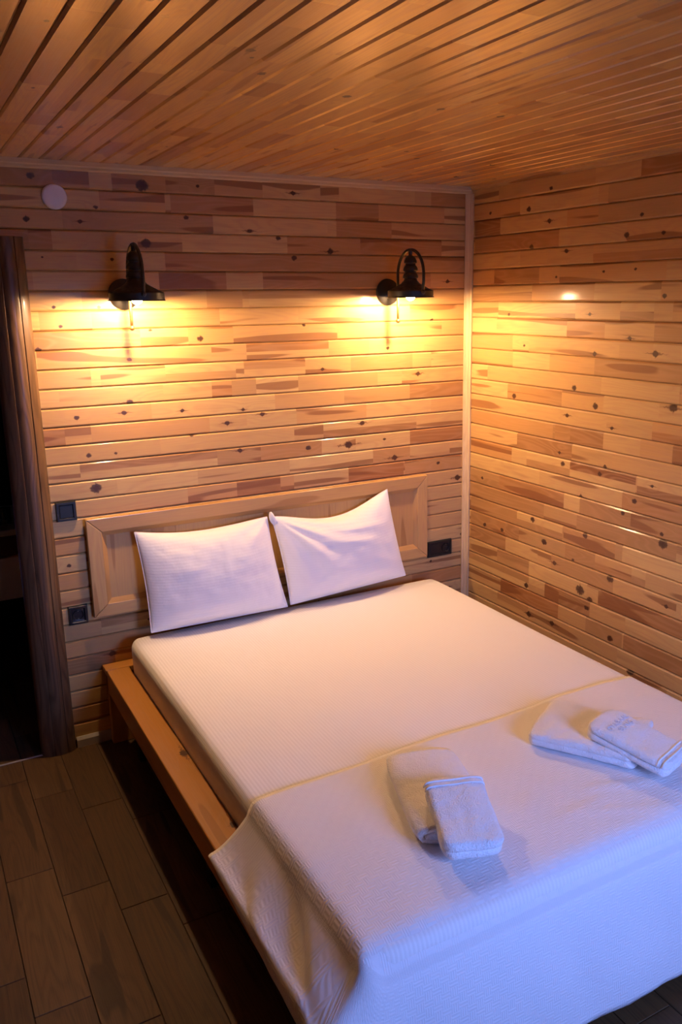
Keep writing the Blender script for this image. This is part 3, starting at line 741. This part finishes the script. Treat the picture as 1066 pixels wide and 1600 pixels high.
def skirt(d, tau):
    """(outward, down) in board units for perimeter distance d and position tau down the skirt"""
    sm = lambda q: max(0, min(1, q)) ** 2 * (3 - 2 * max(0, min(1, q)))
    # side profile: sags from the mattress edge to the rail edge, then hangs a little
    def side(tau, hang):
        if tau < 0.72:
            q = tau / 0.72; return 1.48 * q ** 1.1, 0.06 + 1.14 * (1 - (1 - q) ** 1.35)
        q = (tau - 0.72) / 0.28; return 1.48 + 0.04 * q + 0.05 * math.sin(q * 2.5), 1.20 + hang * q
    def front(tau): return 0.50 * tau ** 0.40 + 0.30 * tau, 0.04 + 4.85 * tau
    gs = sm((d - leftL + 0.10) / 0.22)                      # 0 on the left side, 1 on the foot
    gr = sm((d - leftL - footL + 0.10) / 0.22)
    hang = lerp(0.10, 0.85, sm(d / leftL)) + 0.07 * math.sin(d * 9)
    a = side(tau, hang); f = front(tau); g = gs * (1 - gr)
    return lerp(a[0], f[0], g), lerp(a[1], f[1], g), g
NS = 26
prev = per
nrm = []
for a in range(NP):
    A = Vector(verts[per[max(a - 3, 0)]]); B_ = Vector(verts[per[min(a + 3, NP - 1)]]); t = B_ - A; t.z = 0; t.normalize()
    nrm.append(Vector((t.y, -t.x, 0)))
for a in range(NP):
    if nrm[a].dot(Vector(verts[per[a]]) - Vector((mc.x, P(0, -22, 0).y, verts[per[a]][2]))) < 0: nrm[a] = -nrm[a]
for k_ in range(1, NS + 1):
    tau = k_ / NS; cur = []
    for a in range(NP):
        d = plen[a]; out, down, g = skirt(d, tau)
        base = Vector(verts[per[a]])
        fold = (0.10 * nz(d * 5.0 + 3, tau * 1.2, 1) + 0.05 * nz(d * 13.0, tau * 2.0, 7)) * min(1, tau * 1.5) * lerp(0.75, 1.5, g)
        if g < 0.5: fold += 0.34 * math.sin((d * 17.0) - tau * 6.0) * math.exp(-((d - leftL * 0.62) / 0.22) ** 2) * math.sin(math.pi * min(1, tau * 1.1))
        if g < 0.4: fold = fold * (1 - sorted((0, (tau - 0.62) / 0.14, 1))[1]) + 0.05 * sorted((0, (tau - 0.55) / 0.2, 1))[1]
        hemw = 0.0
        if k_ == NS: hemw = 0.16 * nz(d * 4.5, 9.1, 2) * g + 0.05 * nz(d * 17, 3, 3)
        pz = base.z - (down + hemw) * U
        wx, wy = abs(nrm[a].x) ** 0.15 if abs(nrm[a].x) > 1e-3 else 0.0, abs(nrm[a].y) ** 0.15 if abs(nrm[a].y) > 1e-3 else 0.0
        side_o, front_o = skirt(0.0 if d < leftL + footL / 2 else 1e3, tau)[0], skirt(leftL + footL / 2, tau)[0]
        bump = 1 + 0.14 * min(1, 4 * abs(nrm[a].x * nrm[a].y))
        q = base + nrm[a] * fold * U + Vector((math.copysign(wx, nrm[a].x) * side_o * (bump if abs(nrm[a].y) > .05 else 1) * U if abs(nrm[a].x) > 0.05 else 0, math.copysign(wy, nrm[a].y) * front_o * bump * U if abs(nrm[a].y) > 0.05 else 0, 0))
        verts.append((q.x, q.y, max(pz, 0.015))); uvs.append((q.x - pz * abs(nrm[a].x), q.y + pz * abs(nrm[a].y)))
        cur.append(len(verts) - 1)
    for a in range(NP - 1): faces.append((prev[a], cur[a], cur[a + 1], prev[a + 1]))
    prev = cur
me = mesh_from('blanket', verts, faces)
ul = me.uv_layers.new(name='UVMap')
for l in me.loops: ul.data[l.index].uv = uvs[l.vertex_index]
bm = bmesh.new(); bm.from_mesh(me); bmesh.ops.recalc_face_normals(bm, faces=bm.faces)
if sum(f.normal.z for f in bm.faces) < 0: bmesh.ops.reverse_faces(bm, faces=bm.faces)
bm.to_mesh(me); bm.free()
bl = tag(link('blanket', me, 'waffle_cotton', None, (0, 0, 0), True), 'white waffle-weave blanket draped over the foot end of the bed', 'blanket')
md = bl.modifiers.new('thickness', 'SOLIDIFY'); md.thickness = 0.0025; md.offset = 1.0

# pillows
def pillow(BL, BR, TL, TR, H, label, seed, folds, edge_top, parent_hem=True):
    """Cushion stretched between four corner points; edge_top(s) sinks the top edge between the ears."""
    N = 56; Vs = []; Fs = []
    BL, BR, TL, TR = (P(*q) for q in (BL, BR, TL, TR))
    org = (BL + BR) / 2
    nrm_ = (BR - BL).cross(TL - BL).normalized()
    if nrm_.y > 0: nrm_ = -nrm_
    for side in (1, -1):
        for j in range(N + 1):
            for i in range(N + 1):
                s = -math.cos(math.pi * i / N) * 0.5 + 0.5; t = -math.cos(math.pi * j / N) * 0.5 + 0.5
                s = 0.6 * s + 0.4 * i / N; t = 0.6 * t + 0.4 * j / N
                base = BL.lerp(BR, s).lerp(TL.lerp(TR, s), t)
                a, c = 2 * s - 1, 2 * t - 1
                # edges draw in between the ears
                base += (BR - BL) * (-0.016 * a * (1 - c * c)) + Vector((0, 0, 1)) * (edge_top(s) * U * t ** 2.5)
                h = H * U * (max(0, (1 - abs(a) ** 2.4)) ** 0.55) * (max(0, (1 - abs(c) ** 2.4)) ** 0.55)
                wr = 0
                if side == 1:
                    wr = folds(s, t) * U + (0.09 * nz(s * 4, t * 4, seed) + 0.05 * nz(s * 9, t * 8, seed + 4) + 0.02 * nz(s * 22, t * 18, seed + 9)) * U
                    wr *= min(1, 6 * min(s, 1 - s, t, 1 - t) + 0.0)
                d = h + wr if side == 1 else h * 0.62
                d = d if min(i, j, N - i, N - j) else 0
                Vs.append(base - org + nrm_ * side * d)
    M = (N + 1) ** 2
    for sd in (0, 1):
        for j in range(N):
            for i in range(N):
                q = [sd * M + j * (N + 1) + i, sd * M + j * (N + 1) + i + 1, sd * M + (j + 1) * (N + 1) + i + 1, sd * M + (j + 1) * (N + 1) + i]
                Fs.append(q if sd == 0 else q[::-1])
    me = mesh_from('pillow', Vs, Fs); bm = bmesh.new(); bm.from_mesh(me)
    bmesh.ops.remove_doubles(bm, verts=bm.verts, dist=2e-5); bmesh.ops.recalc_face_normals(bm, faces=bm.faces)
    bm.to_mesh(me); bm.free()
    o = link('pillow', me, 'pillow_cotton', None, org, True)
    # piped seam round the edge
    seam = []
    for q in range(N): seam.append(Vs[q])
    for q in range(N): seam.append(Vs[q * (N + 1) + N])
    for q in range(N): seam.append(Vs[N * (N + 1) + N - q])
    for q in range(N + 1): seam.append(Vs[(N - q) * (N + 1)])
    link('seam', tube_mesh('seam', seam, 0.0028, 6, False), 'pillow_cotton', o, (0, 0, 0), True)
    return tag(o, label, 'pillow', 'pillows against the headboard')
def folds_a(s, t):
    f = 0.10 * math.exp(-((s - 0.55 - 0.05 * t) / 0.012) ** 2) * math.exp(-((t - 0.72) / 0.22) ** 4)      # thin crease
    dx, dy = 1 - s, 1 - t; r = math.hypot(dx * 1.4, dy); an = math.atan2(dy, dx)
    f += 0.10 * math.sin(an * 9) * math.exp(-(r / 0.45) ** 2)
    f += 0.12 * math.exp(-((t - 0.05 - 0.02 * math.sin(s * 6)) / 0.03) ** 2)
    return f
def folds_b(s, t):
    dx, dy = s, 1 - t; r = math.hypot(dx, dy * 0.7); an = math.atan2(dy * 0.7, dx + 1e-6)
    f = 0.17 * math.sin(an * 15 + 0.6) * (r / 0.25) * math.exp(-(r / 0.42) ** 2)
    f += 0.15 * math.exp(-((t - 0.80 + 0.28 * (s - 0.5)) / 0.05) ** 2) * math.exp(-((s - 0.55) / 0.26) ** 4)
    f += 0.09 * math.exp(-((t - 0.62 + 0.25 * (s - 0.5)) / 0.04) ** 2) * math.exp(-((s - 0.5) / 0.25) ** 4)
    return f
pillow((-22.86, -1.95, -23.60), (-14.60, -2.0, -23.66), (-23.08, -0.80, -18.03), (-15.27, -0.95, -18.20), 1.35,
       'plump white pillow with a smooth front, by the bare rail side', 2.0, folds_a, lambda s: -0.45 * math.sin(math.pi * s) * (1 - s * .4))
pr = pillow((-14.36, -1.95, -23.60), (-5.97, -1.6, -23.30), (-15.00, -1.00, -18.23), (-6.79, -0.70, -17.60), 1.35,
       'white pillow with fanned creases and one raised ear, by the clad side wall', 5.0, folds_b, lambda s: -0.95 * math.sin(math.pi * s ** 1.1) ** 1.2)
# twisted corner of the pillowcase standing up between the two pillows
pts = [P(-14.75, -1.05, -18.75), P(-14.95, -1.12, -18.35), P(-15.05, -1.15, -18.05), P(-15.10, -1.12, -17.85)]
ear = tube_mesh('case_ear', [q - pr.location for q in pts], 0.016, 10)
for i, vtx in enumerate(ear.vertices):
    k_ = i // 10; c = pts[k_] - pr.location
    f = (0.55, 1.0, 0.75, 0.2)[k_] * (1 + 0.35 * math.sin((i % 10) * math.pi * 0.6 + k_))
    vtx.co = c + (vtx.co - c) * f
o = link('case_ear', ear, 'pillow_cotton', pr, (0, 0, 0), True)
md = o.modifiers.new('soft', 'SUBSURF'); md.levels = 2; md.render_levels = 2

# ------------------------------------------------------------------ towels
def spiral_towel(name, label, a, c, width, thick, z, group):
    """Towel folded into a flat roll; a and c are the (X,Y) ends of its axis, the roll shows at the near end c."""
    A = P(a[0], a[1], 0); Cc = P(c[0], c[1], 0); L = (Cc - A).length; ang = math.atan2((Cc - A).y, (Cc - A).x)
    root = empty(name, ((A.x + Cc.x) / 2, (A.y + Cc.y) / 2, z), ang)
    W, Tk = width * U, thick * U
    lay = Tk / 4.6                                        # cloth thickness
    # centre line of the flattened spiral in (w, h), outside to inside
    pts = []
    def stadium(hw, hh, n=14, start=0.0, turns=1.0):
        out = []
        for i in range(n + 1):
            th = start + 2 * math.pi * turns * i / n
            cs, sn = math.cos(th), math.sin(th)
            out.append((math.copysign(abs(cs) ** 0.45, cs) * hw, math.copysign(abs(sn) ** 0.8, sn) * hh))
        return out
    total = 44
    for i in range(total + 1):
        f = i / total; th = math.pi * 1.5 - 2 * math.pi * 1.9 * f
        sh = 1 - 0.0 * f
        hw = (W / 2 - lay / 2) * 1.0 - f * lay * 2.3; hh = (Tk / 2 - lay / 2) - f * lay * 2.0
        hw = max(hw, lay); hh = max(hh, lay * 0.25)
        cs, sn = math.cos(th), math.sin(th)
        pts.append((math.copysign(abs(cs) ** 0.5, cs) * hw, math.copysign(abs(sn) ** 0.9, sn) * hh + Tk / 2))
    NL = 22; vs, fs = [], []
    for q in range(NL + 1):
        f = q / NL; x = (f - 0.5) * L
        for (w_, h_) in pts:
            e = 1 - 0.10 * (abs(2 * f - 1) ** 6)
            hz = h_ * (1 - 0.22 * (1 - f) ** 2) + 0.004 * nz(x * 9, w_ * 9, z) * (1 if h_ > Tk * .3 else 0)
            vs.append((x + 0.004 * nz(w_ * 12, h_ * 30, 1), w_ * e + 0.004 * nz(x * 7, 2, h_ * 20), max(hz, lay / 2)))
    n = len(pts)
    for q in range(NL):
        for i in range(n - 1): fs.append((q * n + i, (q + 1) * n + i, (q + 1) * n + i + 1, q * n + i + 1))
    me = mesh_from('roll', vs, fs); o = link('roll', me, 'terry', root, (0, 0, 0), True)
    md = o.modifiers.new('cloth', 'SOLIDIFY'); md.thickness = lay * 0.86; md.offset = 0.0
    md.use_even_offset = False
    return tag(root, label, 'towel', group), root
def slab_towel(name, label, corners, thick, group, bands, band_at=0.10, text=None, label_band=None):
    """Soft folded towel; corners = four top-edge points (X,Y,Z): far-left, far-right, near-right, near-left; the top passes through them."""
    FL, FR, NR, NL_ = (P(*q) for q in corners)
    ctr = (FL + FR + NR + NL_) / 4
    ex = ((FR + NR) / 2 - (FL + NL_) / 2); ey = ((FL + FR) / 2 - (NL_ + NR) / 2)
    W, L = ex.length, ey.length; ex.normalize(); ez = ex.cross(ey).normalized(); ey = ez.cross(ex)
    Tk = thick * U
    root = empty(name, ctr - ez * Tk); root.rotation_euler = Matrix((ex, ey, ez)).transposed().to_euler()
    W += 0.012; L += 0.012
    def f(v):
        a, c = v.x / (W / 2), v.y / (L / 2)
        if v.z > 0: v.z *= 1 - 0.10 * abs(a) ** 3 - 0.16 * max(0, c) ** 3
        v.x *= 1 - 0.03 * (1 - c * c) + 0.02 * c
        v.z += Tk / 2
        v += Vector((0.004 * nz(v.y * 16, v.z * 20, 1), 0.004 * nz(v.x * 16, v.z * 30, 2), (0.006 * nz(v.x * 11, v.y * 11, L) + 0.002 * nz(v.x * 30, v.y * 30, 3)) * (1 if v.z > Tk * .5 else 0)))
        return v
    # two stacked folds with a seam between them
    half = Tk * 0.53
    def fold(zoff, h, nm, grow):
        def g(v):
            a, c = v.x / (W / 2), v.y / (L / 2)
            v.z += zoff + h / 2
            top = sorted((0, v.z / Tk, 1))[1]
            v.z *= 1 - (0.10 * abs(a) ** 3 + 0.14 * max(0, c) ** 4) * top
            v.x *= grow * (1 - 0.03 * (1 - c * c))
            v += Vector((0.004 * nz(v.y * 16, v.z * 20, 1), 0.004 * nz(v.x * 16, v.z * 30, 2), (0.006 * nz(v.x * 11, v.y * 11, L) + 0.002 * nz(v.x * 30, v.y * 30, 3)) * top))
            return v
        me = rounded_box(nm, (W / 2, L / 2, h / 2), h * 0.49, (18, 22, 2), 0.035, g)
        return link(nm, me, 'terry', root)
    fold(0.0, half, 'lower_fold', 0.97)
    up_ = fold(Tk - half, half, 'upper_fold', 1.0)
    # woven border bands hugging the upper fold
    for bi, bpos in enumerate(bands):
        y = L / 2 - bpos * L
        prof = []
        for i in range(41):
            a = -1 + 2 * i / 40
            x = a * W / 2 * 1.004 * (1 - 0.03 * (1 - (y / (L / 2)) ** 2))
            c = y / (L / 2); zt = Tk * (1 - 0.10 * abs(a) ** 3 - 0.14 * max(0, c) ** 4)
            if abs(a) > 0.86: zt -= half * 0.48 * (1 - math.sqrt(max(0, 1 - ((abs(a) - 0.86) / 0.14) ** 2)))
            zt += 0.006 * nz(x * 11, y * 11, L) + 0.0008
            prof.append((x, y, zt))
        link('woven_band', tube_mesh('woven_band', prof, 0.0026, 6), 'terry_band', root, (0, 0, 0), True)
    if text:
        for ln, (tx, sx, sy, size) in enumerate(text):
            cu = bpy.data.curves.new('lettering', 'FONT'); cu.body = tx; cu.size = size; cu.extrude = 0.0008; cu.align_x = 'CENTER'; cu.space_character = 1.15
            tmp = bpy.data.objects.new('tmp', cu); COL.objects.link(tmp); bpy.context.view_layer.update()
            me = bpy.data.meshes.new_from_object(tmp.evaluated_get(bpy.context.evaluated_depsgraph_get())); bpy.data.objects.remove(tmp)
            for v in me.vertices:
                X, Y = sx * W / 2 + v.co.x, sy * L / 2 + v.co.y
                a, c = X / (W / 2), Y / (L / 2)
                zt = Tk * (1 - 0.10 * abs(a) ** 3 - 0.14 * max(0, c) ** 4) + 0.006 * nz(X * 11, Y * 11, L) + 0.002 * nz(X * 30, Y * 30, 3)
                v.co = Vector((X, Y, zt + 0.0012 + v.co.z))
            link('lettering', me, 'thread', root)
    return tag(root, label, 'towel', group), root
BT = (-23.72 - FLOOR) * U
spiral_towel('bath_towel', 'larger white bath towel folded into a flat roll, under a banded hand towel', (-17.1, -20.9), (-18.72, -25.9), 3.2, 0.85, BT, 'bath towels on the blanket')
slab_towel('hand_towel', 'smaller thick white hand towel with woven bands across one end, on a rolled bath towel',
           [(-18.84, -24.12, -22.1), (-17.03, -24.91, -22.15), (-17.98, -27.45, -22.85), (-20.02, -26.93, -22.85)], 0.74, 'hand towels on the blanket', [0.075, 0.15])
slab_towel('bath_towel', 'larger white bath towel folded flat, under the lettered hand towel by the clad wall',
           [(-12.36, -21.9, -22.95), (-9.2, -20.35, -22.95), (-7.95, -24.2, -22.95), (-10.65, -26.2, -22.97)], 0.66, 'bath towels on the blanket', [])
slab_towel('hand_towel', 'smaller white hand towel with grey stitched lettering, lying by the clad side wall',
           [(-10.5, -23.9, -22.2), (-8.71, -23.36, -22.2), (-8.59, -26.62, -22.75), (-10.67, -27.35, -22.75)], 0.68, 'hand towels on the blanket', [0.88, 0.94],
           text=[('OYABAAL', 0.0, 0.46, 0.024), ('BUNG', 0.1, 0.28, 0.024)])

# ------------------------------------------------------------------ wall lamps
def wall_lamp(X, label):
    AY, RIM = -2.72, -5.52
    root = empty('wall_lamp', P(X, 0, -5.2))
    L = root.location
    rel = lambda x, y, z: P(x, y, z) - L
    # domed back plate against the wall
    me = lathe_mesh('back_plate', [(0.0005, 0.030), (0.012, 0.030), (0.024, 0.024), (0.040, 0.016), (0.052, 0.013), (0.059, 0.008), (0.061, 0.0), (0.0005, 0.0)], 40)
    o = link('back_plate', me, 'black_iron', root, (0, -0.0005, 0)); o.rotation_euler = (math.radians(90), 0, 0); auto_smooth(o, 35)
    link('arm', tube_mesh('arm', [rel(X, -0.3, -5.2), rel(X, -0.8, -5.2), rel(X, -1.32, -5.2)], 0.0085), 'black_iron', root, (0, 0, 0), True)
    # hoop: up behind the shade, over the neck and down to the front of the shade
    RR = 1.45; pts = [rel(X, AY + RR, -6.75)]
    z_s = -4.25
    for i in range(1, 8): pts.append(rel(X, AY + RR, -6.75 + (z_s + 6.75) * i / 8))
    for i in range(0, 25):
        a = math.pi * i / 24; pts.append(rel(X, AY + RR * math.cos(a), z_s + 1.46 * math.sin(a)))
    pts.append(rel(X, AY - RR, -4.6)); pts.append(rel(X, AY - RR * 0.93, -5.16))
    hoop = link('hoop', tube_mesh('hoop', [q for q in pts[6:]], 0.0068, 12), 'black_iron', root, (0, 0, 0), True)
    link('rod', tube_mesh('rod', [rel(X, AY + RR, -5.0), rel(X, AY + RR, -6.0), rel(X, AY + RR, -6.85)], 0.0058), 'brass_rod', root, (0, 0, 0), True)
    bm = bmesh.new(); bmesh.ops.create_uvsphere(bm, u_segments=16, v_segments=10, radius=0.0105); me = bpy.data.meshes.new('ball_finial'); bm.to_mesh(me); bm.free()
    link('ball_finial', me, 'brass_rod', root, rel(X, AY + RR, -6.92), True)
    # shade: shallow dish with a rolled lip, stepped neck above it
    ax = rel(X, AY, RIM)
    u = U
    so = [(0.46, 0.92), (0.56, 0.80), (0.80, 0.66), (1.10, 0.50), (1.33, 0.40), (1.36, 0.36), (1.365, 0.05), (1.42, 0.0), (1.40, -0.02), (1.34, 0.03), (1.335, 0.34), (1.05, 0.46), (0.78, 0.61), (0.46, 0.80), (0.46, 0.92)]
    sh = link('shade', lathe_mesh('shade', [(r * u, z * u) for r, z in so], 48), 'black_iron', root, ax); auto_smooth(sh, 35)
    li = [(0.40, 0.78), (0.76, 0.595), (1.04, 0.445), (1.325, 0.325), (1.33, 0.06)]  # inner reflector, unseen, added to throw more lamp light downward
    link('added_reflector', lathe_mesh('added_reflector', [(r * u, z * u) for r, z in li], 48), 'reflector_cream', sh, (0, 0, 0), True)
    nk = [(0.001, 2.52), (0.10, 2.52), (0.12, 2.40), (0.20, 2.36), (0.30, 2.26), (0.37, 2.10), (0.38, 1.98), (0.30, 1.94), (0.30, 1.86), (0.37, 1.78), (0.43, 1.66), (0.43, 1.54), (0.34, 1.48), (0.34, 1.40), (0.40, 1.34), (0.46, 1.22), (0.46, 1.12), (0.38, 1.08), (0.39, 1.02), (0.45, 0.90), (0.47, 0.80), (0.001, 0.80)]
    n_ = link('neck', lathe_mesh('neck', [(r * u, z * u) for r, z in nk], 40), 'black_iron', root, ax); auto_smooth(n_, 30)
    link('cap_nut', tube_mesh('cap_nut', [rel(X, AY, RIM + 2.48), rel(X, AY, RIM + 2.74)], 0.009, 6), 'black_iron', root)
    for sg in (-1, 1):
        bm = bmesh.new(); bmesh.ops.create_uvsphere(bm, u_segments=12, v_segments=8, radius=0.010); me = bpy.data.meshes.new('hoop_bolt'); bm.to_mesh(me); bm.free()
        link('hoop_bolt', me, 'black_iron', root, rel(X, AY + sg * RR * 0.955, -5.22), True)
    # socket and glowing bulb
    link('bulb_socket', lathe_mesh('bulb_socket', [(r * u, z * u) for r, z in ((0.01, 0.80), (0.24, 0.80), (0.26, 0.70), (0.24, 0.34), (0.20, 0.30), (0.01, 0.30))], 24), 'white_plastic', root, ax)
    bu = [(0.001, -0.20), (0.12, -0.17), (0.22, -0.09), (0.28, 0.03), (0.29, 0.12), (0.25, 0.22), (0.20, 0.29), (0.18, 0.33), (0.001, 0.34)]
    link('bulb', lathe_mesh('bulb', [(r * u, z * u) for r, z in bu], 24), 'bulb_glow', root, ax, True)
    return tag(root, label, 'lamp', 'wall lamps above the headboard')
wall_lamp(-22.45, 'lit black iron wall lamp above the pillow by the doorway side')
wall_lamp(-6.23, 'lit black iron wall lamp above the pillow nearer the room corner')

# ------------------------------------------------------------------ switch, sockets, vent disc
def frame_ring(name, w, h, b, d, mat, parent, loc, slope=0.3):
    """Square ring lying on the wall (faces -y), outer w x h, border b, depth d, with a sloped outer edge."""
    s = d * slope; vs, fs = [], []
    rings = [(w / 2, h / 2, 0), (w / 2 - s, h / 2 - s, -d), (w / 2 - b, h / 2 - b, -d), (w / 2 - b - s, h / 2 - b - s, -d * 0.35)]
    for rw, rh, y in rings: vs += [(-rw, y, -rh), (rw, y, -rh), (rw, y, rh), (-rw, y, rh)]
    for i in range(3):
        for k_ in range(4):
            q = (k_ + 1) % 4; fs.append((i * 4 + k_, i * 4 + q, i * 4 + 4 + q, i * 4 + 4 + k_))
    fs.append((3, 2, 1, 0)); 
    fs.append((12, 13, 14, 15))
    me = mesh_from(name, vs, fs); bm = bmesh.new(); bm.from_mesh(me); bmesh.ops.recalc_face_normals(bm, faces=bm.faces)
    bmesh.ops.bevel(bm, geom=list(bm.edges), offset=0.0008, segments=2, affect='EDGES', profile=0.5); bm.to_mesh(me); bm.free()
    return link(name, me, mat, parent, loc)
def socket_insert(root, loc):
    me = lathe_mesh('socket_well', [(0.001, 0.0), (0.0175, 0.0), (0.0195, 0.006), (0.0215, 0.0065), (0.022, 0.0)], 32)
    o = link('socket_well', me, 'black_plastic_matt', root, loc); o.rotation_euler = (math.radians(90), 0, 0); auto_smooth(o, 35)
    for sx in (-0.0085, 0.0085):
        me = lathe_mesh('pin_hole', [(0.0005, 0.001), (0.0022, 0.001), (0.003, 0.0016), (0.003, 0.0)], 12)
        h = link('pin_hole', me, 'steel_pin' if False else 'black_plastic', o, (sx, 0, 0))
    for sy in (-0.0165, 0.0165):
        me = mesh_from('earth_clip', *([( -0.003, -0.0012, 0), (0.003, -0.0012, 0), (0.003, 0.0012, 0), (-0.003, 0.0012, 0), (-0.002, -0.001, 0.005), (0.002, -0.001, 0.005), (0.002, 0.001, 0.005), (-0.002, 0.001, 0.005)], [(0, 3, 2, 1), (4, 5, 6, 7), (0, 1, 5, 4), (1, 2, 6, 5), (2, 3, 7, 6), (3, 0, 4, 7)]))
        link('earth_clip', me, 'steel_pin', o, (0, sy, 0))
sw = tag(empty('light_switch', P(-26.43, -0.01, -16.53)), 'square black light switch on the clad wall, higher of the two plates', 'switch')
frame_ring('faceplate', 0.081, 0.083, 0.013, 0.011, 'black_plastic', sw, (0, 0, 0))
bevel_box('rocker', (-0.0255, -0.0085, -0.0265), (0.0255, -0.0036, 0.0265), 'black_plastic', sw, 0.0015)
so_ = tag(empty('wall_socket', P(-26.34, -0.01, -22.47)), 'square black power socket on the clad wall, lower of the two plates', 'socket')
frame_ring('faceplate', 0.080, 0.084, 0.013, 0.011, 'black_plastic', so_, (0, 0, 0))
socket_insert(so_, (0, -0.0037, 0))
db = tag(empty('double_socket', P(-2.25, -0.01, -22.44)), 'black double wall socket between headboard and corner moulding', 'socket')
frame_ring('faceplate', 0.150, 0.086, 0.012, 0.010, 'black_plastic', db, (0, 0, 0))
socket_insert(db, (0.036, -0.0034, 0)); bevel_box('blank_insert', (-0.060, -0.0075, -0.029), (-0.006, -0.0033, 0.029), 'black_plastic', db, 0.0012)
vd = tag(empty('vent_cover', P(-25.5, 0, -0.44)), 'round white disc cover high on the clad wall near the ceiling', 'vent cover')
me = lathe_mesh('cover', [(0.0005, 0.013), (0.010, 0.0135), (0.012, 0.0125), (0.030, 0.0135), (0.040, 0.012), (0.0445, 0.008), (0.046, 0.003), (0.046, 0.0), (0.0005, 0.0)], 48)
o = link('cover', me, 'white_plastic', vd, (0, -0.004, 0)); o.rotation_euler = (math.radians(90), 0, 0); auto_smooth(o, 40)
me = lathe_mesh('collar', [(0.0005, 0.0), (0.040, 0.0), (0.040, 0.006), (0.0005, 0.006)], 48)
o = link('collar', me, 'grey_plastic', vd, (0, 0.001, 0)); o.rotation_euler = (math.radians(90), 0, 0)
